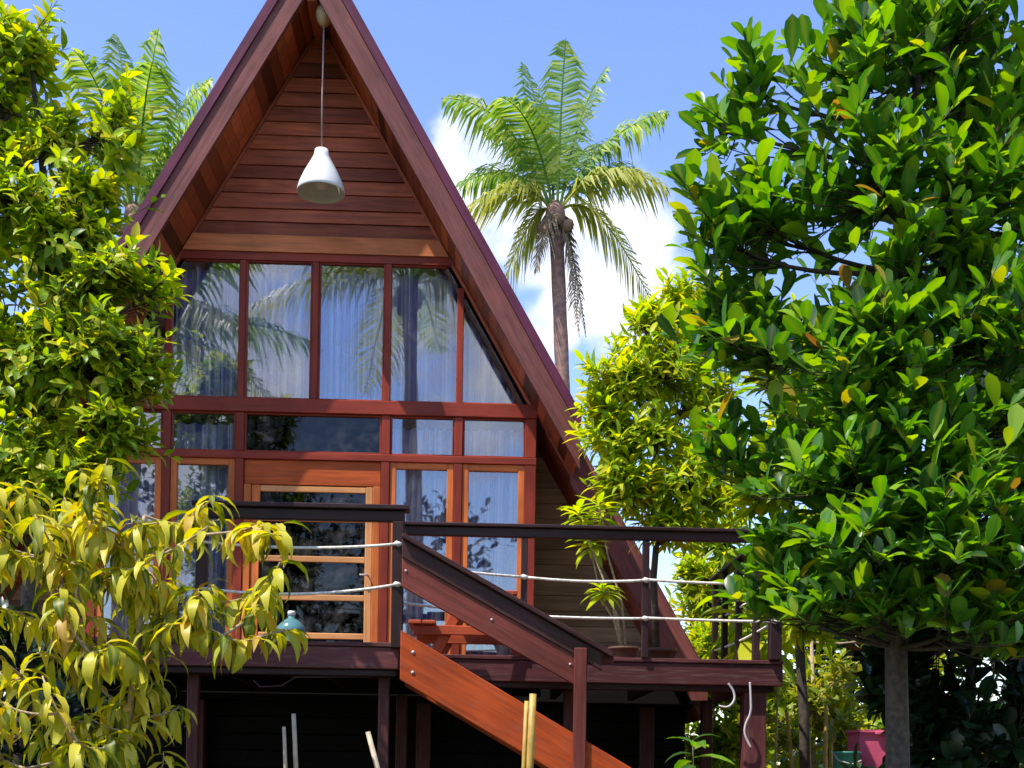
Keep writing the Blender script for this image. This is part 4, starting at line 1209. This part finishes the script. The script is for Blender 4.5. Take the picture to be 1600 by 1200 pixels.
def palm(label, x, y, zc, fronds, lean=0.3, rtop=0.17, group=None):
    gz = ground_z(x, y)
    root = empty('coconut_palm', (x+lean, y, gz), label, 'palm tree', group)
    c = Vector((x, y, zc))
    pts = curve((x+lean, y, gz-.2), (x+lean*0.9, y, gz+(zc-gz)*.5), (x, y, zc), 24)
    tube('trunk', 'palmbark', root, pts, [rtop*(1.35-0.35*min(1, i/20))*(1+0.06*(i % 2)) for i in range(25)], 12)
    for k in range(8):
        a = k*0.8
        q = c + Vector((math.cos(a)*0.33, math.sin(a)*0.33, -0.28-0.12*(k % 3)))
        lathe('coconut', 'coconut', root, q, [(0.02, -0.16), (0.10, -0.11), (0.135, 0), (0.10, 0.11), (0.02, 0.15)], 10, True)
    lathe('crown_sheath', 'palmbark', root, c, [(rtop, -0.5), (rtop*1.5, -0.1), (rtop*1.3, 0.12), (rtop*0.6, 0.28)], 12, True)
    for (dx, dy, dzv, arch, wide, kind) in fronds:
        tip = c + Vector((dx*1.1, dy*1.1, dzv*1.08))
        ctrl = c + Vector((dx*0.42, dy*0.42, max(dzv*0.62, 0) + arch))
        base = c + Vector((dx, dy, 0)).normalized()*0.12 + Vector((0, 0, 0.05))
        frond_mesh(root, base, ctrl, tip, wide, M[('palm', 'palm_yellow', 'dry')[kind]], kind == 2)
    return root
palm('tall coconut palm against the white cloud beside the right roof slope', 3.40, 18, 12.75,
     [(-0.75, 0.6, 3.75, 0.3, 0.75, 0), (0.15, -0.4, 3.75, 0.2, 0.80, 0), (1.15, 0.5, 3.65, 0.5, 0.75, 0), (-2.55, -0.3, 2.35, 1.3, 0.85, 0), (2.55, 0.2, 2.5, 0.7, 0.85, 0),
      (2.5, -0.5, 0.35, 1.35, 0.85, 1), (2.45, 0.4, -2.3, 1.0, 0.75, 1), (-1.95, -0.6, -0.2, 1.0, 0.85, 1), (-1.15, 0.3, -1.6, 0.5, 0.75, 1), (-1.3, -1.6, 1.7, 1.2, 0.9, 0),
      (-0.3, 1.6, 3.3, 0.6, 0.85, 0), (1.4, 1.8, 2.4, 1.1, 0.8, 0), (-1.7, 1.4, 2.6, 0.9, 0.8, 0), (-2.2, 0.8, 0.9, 1.2, 0.8, 0), (2.1, 1.2, 1.4, 1.1, 0.8, 0),
      (0.55, -0.3, -2.9, 0.0, 0.35, 2), (0.75, 0.3, -2.7, 0.1, 0.5, 2), (-0.45, -0.4, -1.6, 0.1, 0.5, 2)], lean=0.55)
palm('coconut palm seen between the small-leaved tree and the left roof slope', -6.75, 18, 12.4,
     [(-0.6, 0.4, 4.3, 0.3, 0.8, 0), (0.5, -0.2, 4.1, 0.3, 0.8, 0), (1.6, 0.3, 3.3, 0.7, 0.8, 0), (2.4, -0.3, 2.3, 1.0, 0.85, 0), (2.5, 0.4, 0.9, 1.2, 0.85, 0), (-1.6, 0.2, 3.4, 0.7, 0.8, 0),
      (-2.5, -0.3, 2.2, 1.0, 0.85, 0), (-2.6, 0.3, 0.5, 1.2, 0.85, 1), (1.8, -0.8, -1.0, 1.0, 0.8, 0), (-1.6, -0.8, -1.2, 1.0, 0.8, 1), (0.8, -1.8, 2.4, 0.9, 0.9, 0), (-0.8, -1.8, 2.6, 0.9, 0.9, 0),
      (1.0, 1.8, 2.5, 0.9, 0.85, 0), (-1.0, 1.8, 2.3, 0.9, 0.85, 0), (0.4, -0.5, -2.4, 0.1, 0.6, 2)], lean=0.4)
# palms across the garden, behind the camera, mirrored in the upper windows
def random_fronds(n, L_, seed):
    r = random.Random(seed); out = []
    for k in range(n):
        a = k*2.4+r.random()*0.4
        el = 1.25-1.75*(k/n)
        h = L_*math.cos(el)*r.uniform(.85, 1.05)
        out.append((h*math.cos(a), h*math.sin(a), L_*math.sin(el)*0.9-0.4, 0.25+0.9*math.cos(el), 0.95, 1 if k > n*0.75 else 0))
    return out
palm('coconut palm across the garden mirrored in the upper windows', -0.4, -22.5, 12.6, random_fronds(22, 4.6, 3), 0.5, 0.2)
palm('second coconut palm across the garden mirrored in the triangular window pane', -7.2, -20.0, 10.2, random_fronds(20, 4.4, 5), -0.5, 0.2)
for (x, y, h, lab) in ((-3.6, -27, 12.8, 'tallest dark tree across the garden, mirrored in the fanlight above the door'), (-8.6, -28, 7.5, 'dark tree across the garden mirrored in the casement beside the small-leaved tree')):
    gz = ground_z(x, y)
    lobes = [((x+rng.normal()*h*.22, y+rng.normal()*h*.16, gz+h*(0.25+0.7*rng.random())), (h*.17, h*.15, h*.12), 34) for _ in range(14)]
    tree('garden_tree', lab, 'tree', (x, y, gz), [(x, y, gz-.1, .2), (x, y, gz+h*.4, .15), (x, y, gz+h*.85, .05)], lobes, (0.36, .3, 8, 1.0, .15), M['l_dark'], 'bark', T_RIGHT, 0, twigs=False)

# ------------------------------------------------------------------ stakes, tub, bucket, cloth
def stake(label, p0, p1, r, mat):
    p0, p1 = Vector(p0), Vector(p1)
    n = 7
    pts = [p0.lerp(p1, i/n)+Vector((0.006*math.sin(i*2.1), 0, 0)) for i in range(n+1)]
    return tag(tube('garden_stake', mat, None, pts, [r*(1.0+0.10*((i+1) % 2)) for i in range(n+1)], 9), label, 'stake')
stake('thick yellow bamboo stake standing before the orange stair stringer', (1.89, -5.0, GZ-.1), (1.912, -5.0, -0.45), 0.020, 'bamboo')
stake('yellow bamboo stake tied close beside the thicker stake before the stringer', (1.86, -4.97, GZ-.1), (1.878, -4.97, -0.49), 0.013, 'bamboo')
stake('thin grey stake leaning left in the dark below the deck', (0.66, -5.0, GZ-.1), (0.515, -5.0, -0.66), 0.010, 'bamboo2')
stake('pale stake with a bleached tip leaning in the dark below the deck', (0.72, -4.98, GZ-.1), (0.565, -4.98, -0.585), 0.012, 'bamboo2')
stake('slanting stake with split pale tip near the stair foot', (1.55, -4.98, GZ-.1), (0.985, -5.0, -0.68), 0.014, 'bamboo2')

gz = ground_z(4.86, -2.0)
tub = empty('plastic_tub', (4.87, -2.0, gz), 'bright pink plastic tub on the ground beside the tree trunk', 'tub')
def tub_mesh(name, mat, root, cx, cy, z, w0, w1, d0, d1, h, t=0.012):
    V = []
    def ring(w, d, zz): V.extend([(cx-w/2, cy-d/2, zz), (cx+w/2, cy-d/2, zz), (cx+w/2, cy+d/2, zz), (cx-w/2, cy+d/2, zz)])
    ring(w0, d0, z); ring(w1, d1, z+h); ring(w1+.04, d1+.04, z+h); ring(w1+.04, d1+.04, z+h+.02); ring(w1-.02, d1-.02, z+h+.02); ring(w0-.02, d0-.02, z+.02)
    f = [(3, 2, 1, 0)]
    for i in range(5):
        for k in range(4):
            f.append((i*4+k, i*4+(k+1) % 4, (i+1)*4+(k+1) % 4, (i+1)*4+k))
    f.append((20, 21, 22, 23))
    o = build(name, mat, root, V, f, False)
    return o
top = -0.50
tub_mesh('body', 'pink', tub, 4.87, -2.0, gz-0.02, 0.30, 0.38, 0.26, 0.32, top-gz-0.01)
box('handle', 'pink', tub, 4.80, 4.94, -2.20, -2.175, top-0.05, top-0.02)
gz2 = ground_z(4.55, -2.25)
bk = empty('bucket', (4.55, -2.25, gz2), 'teal plastic bucket on the ground beside the pink tub', 'bucket')
lathe('body', 'teal', bk, (4.55, -2.25, gz2-0.01), [(0.085, 0.0), (0.095, 0.1), (0.100, -0.70-gz2), (0.105, -0.70-gz2), (0.118, -0.68-gz2), (0.105, -0.68-gz2), (0.09, 0.12), (0.02, 0.1)], 20)
tube('handle', 'cable', bk, [(4.44, -2.25, -0.70), (4.46, -2.33, -0.76), (4.55, -2.38, -0.79), (4.64, -2.33, -0.76), (4.66, -2.25, -0.70)], 0.005, 6)

def cloth(name, mat, label, x0, x1, y, z0, z1, seed):
    r = random.Random(seed); n, m_ = 14, 12
    V, Fc = [], []
    for j in range(m_+1):
        for i in range(n+1):
            u, v = i/n, j/m_
            taper = 1-0.35*v*math.sin(u*3+seed)
            V.append((x0+(x1-x0)*(0.5+(u-0.5)*taper)+0.012*math.sin(v*7+seed), y+0.03*math.sin(u*13+seed+v*2)*(0.4+v)-0.02*math.sin(v*3), z1+(z0-z1)*v*(0.75+0.25*math.sin(u*4+seed))))
    for j in range(m_):
        for i in range(n):
            a = j*(n+1)+i; Fc.append((a, a+1, a+n+2, a+n+1))
    o = build(name, mat, None, V, Fc)
    return tag(o, label, 'cloth')
cl = tag(tube('clothes_line', 'cable', None, [(4.05, -2.9, 0.42), (4.75, -2.88, 0.385), (5.6, -2.85, 0.44)], 0.004, 6), 'thin line strung behind the glossy tree trunk carrying two cloths', 'line')
cloth('hanging_cloth', 'cloth', 'small white cloth hanging from the line beside the trunk', 4.62, 4.80, -2.88, 0.16, 0.392, 1)
cloth('hanging_cloth', 'cloth_red', 'small faded red cloth hanging from the line beyond the deck', 4.46, 4.61, -2.885, 0.18, 0.394, 4)
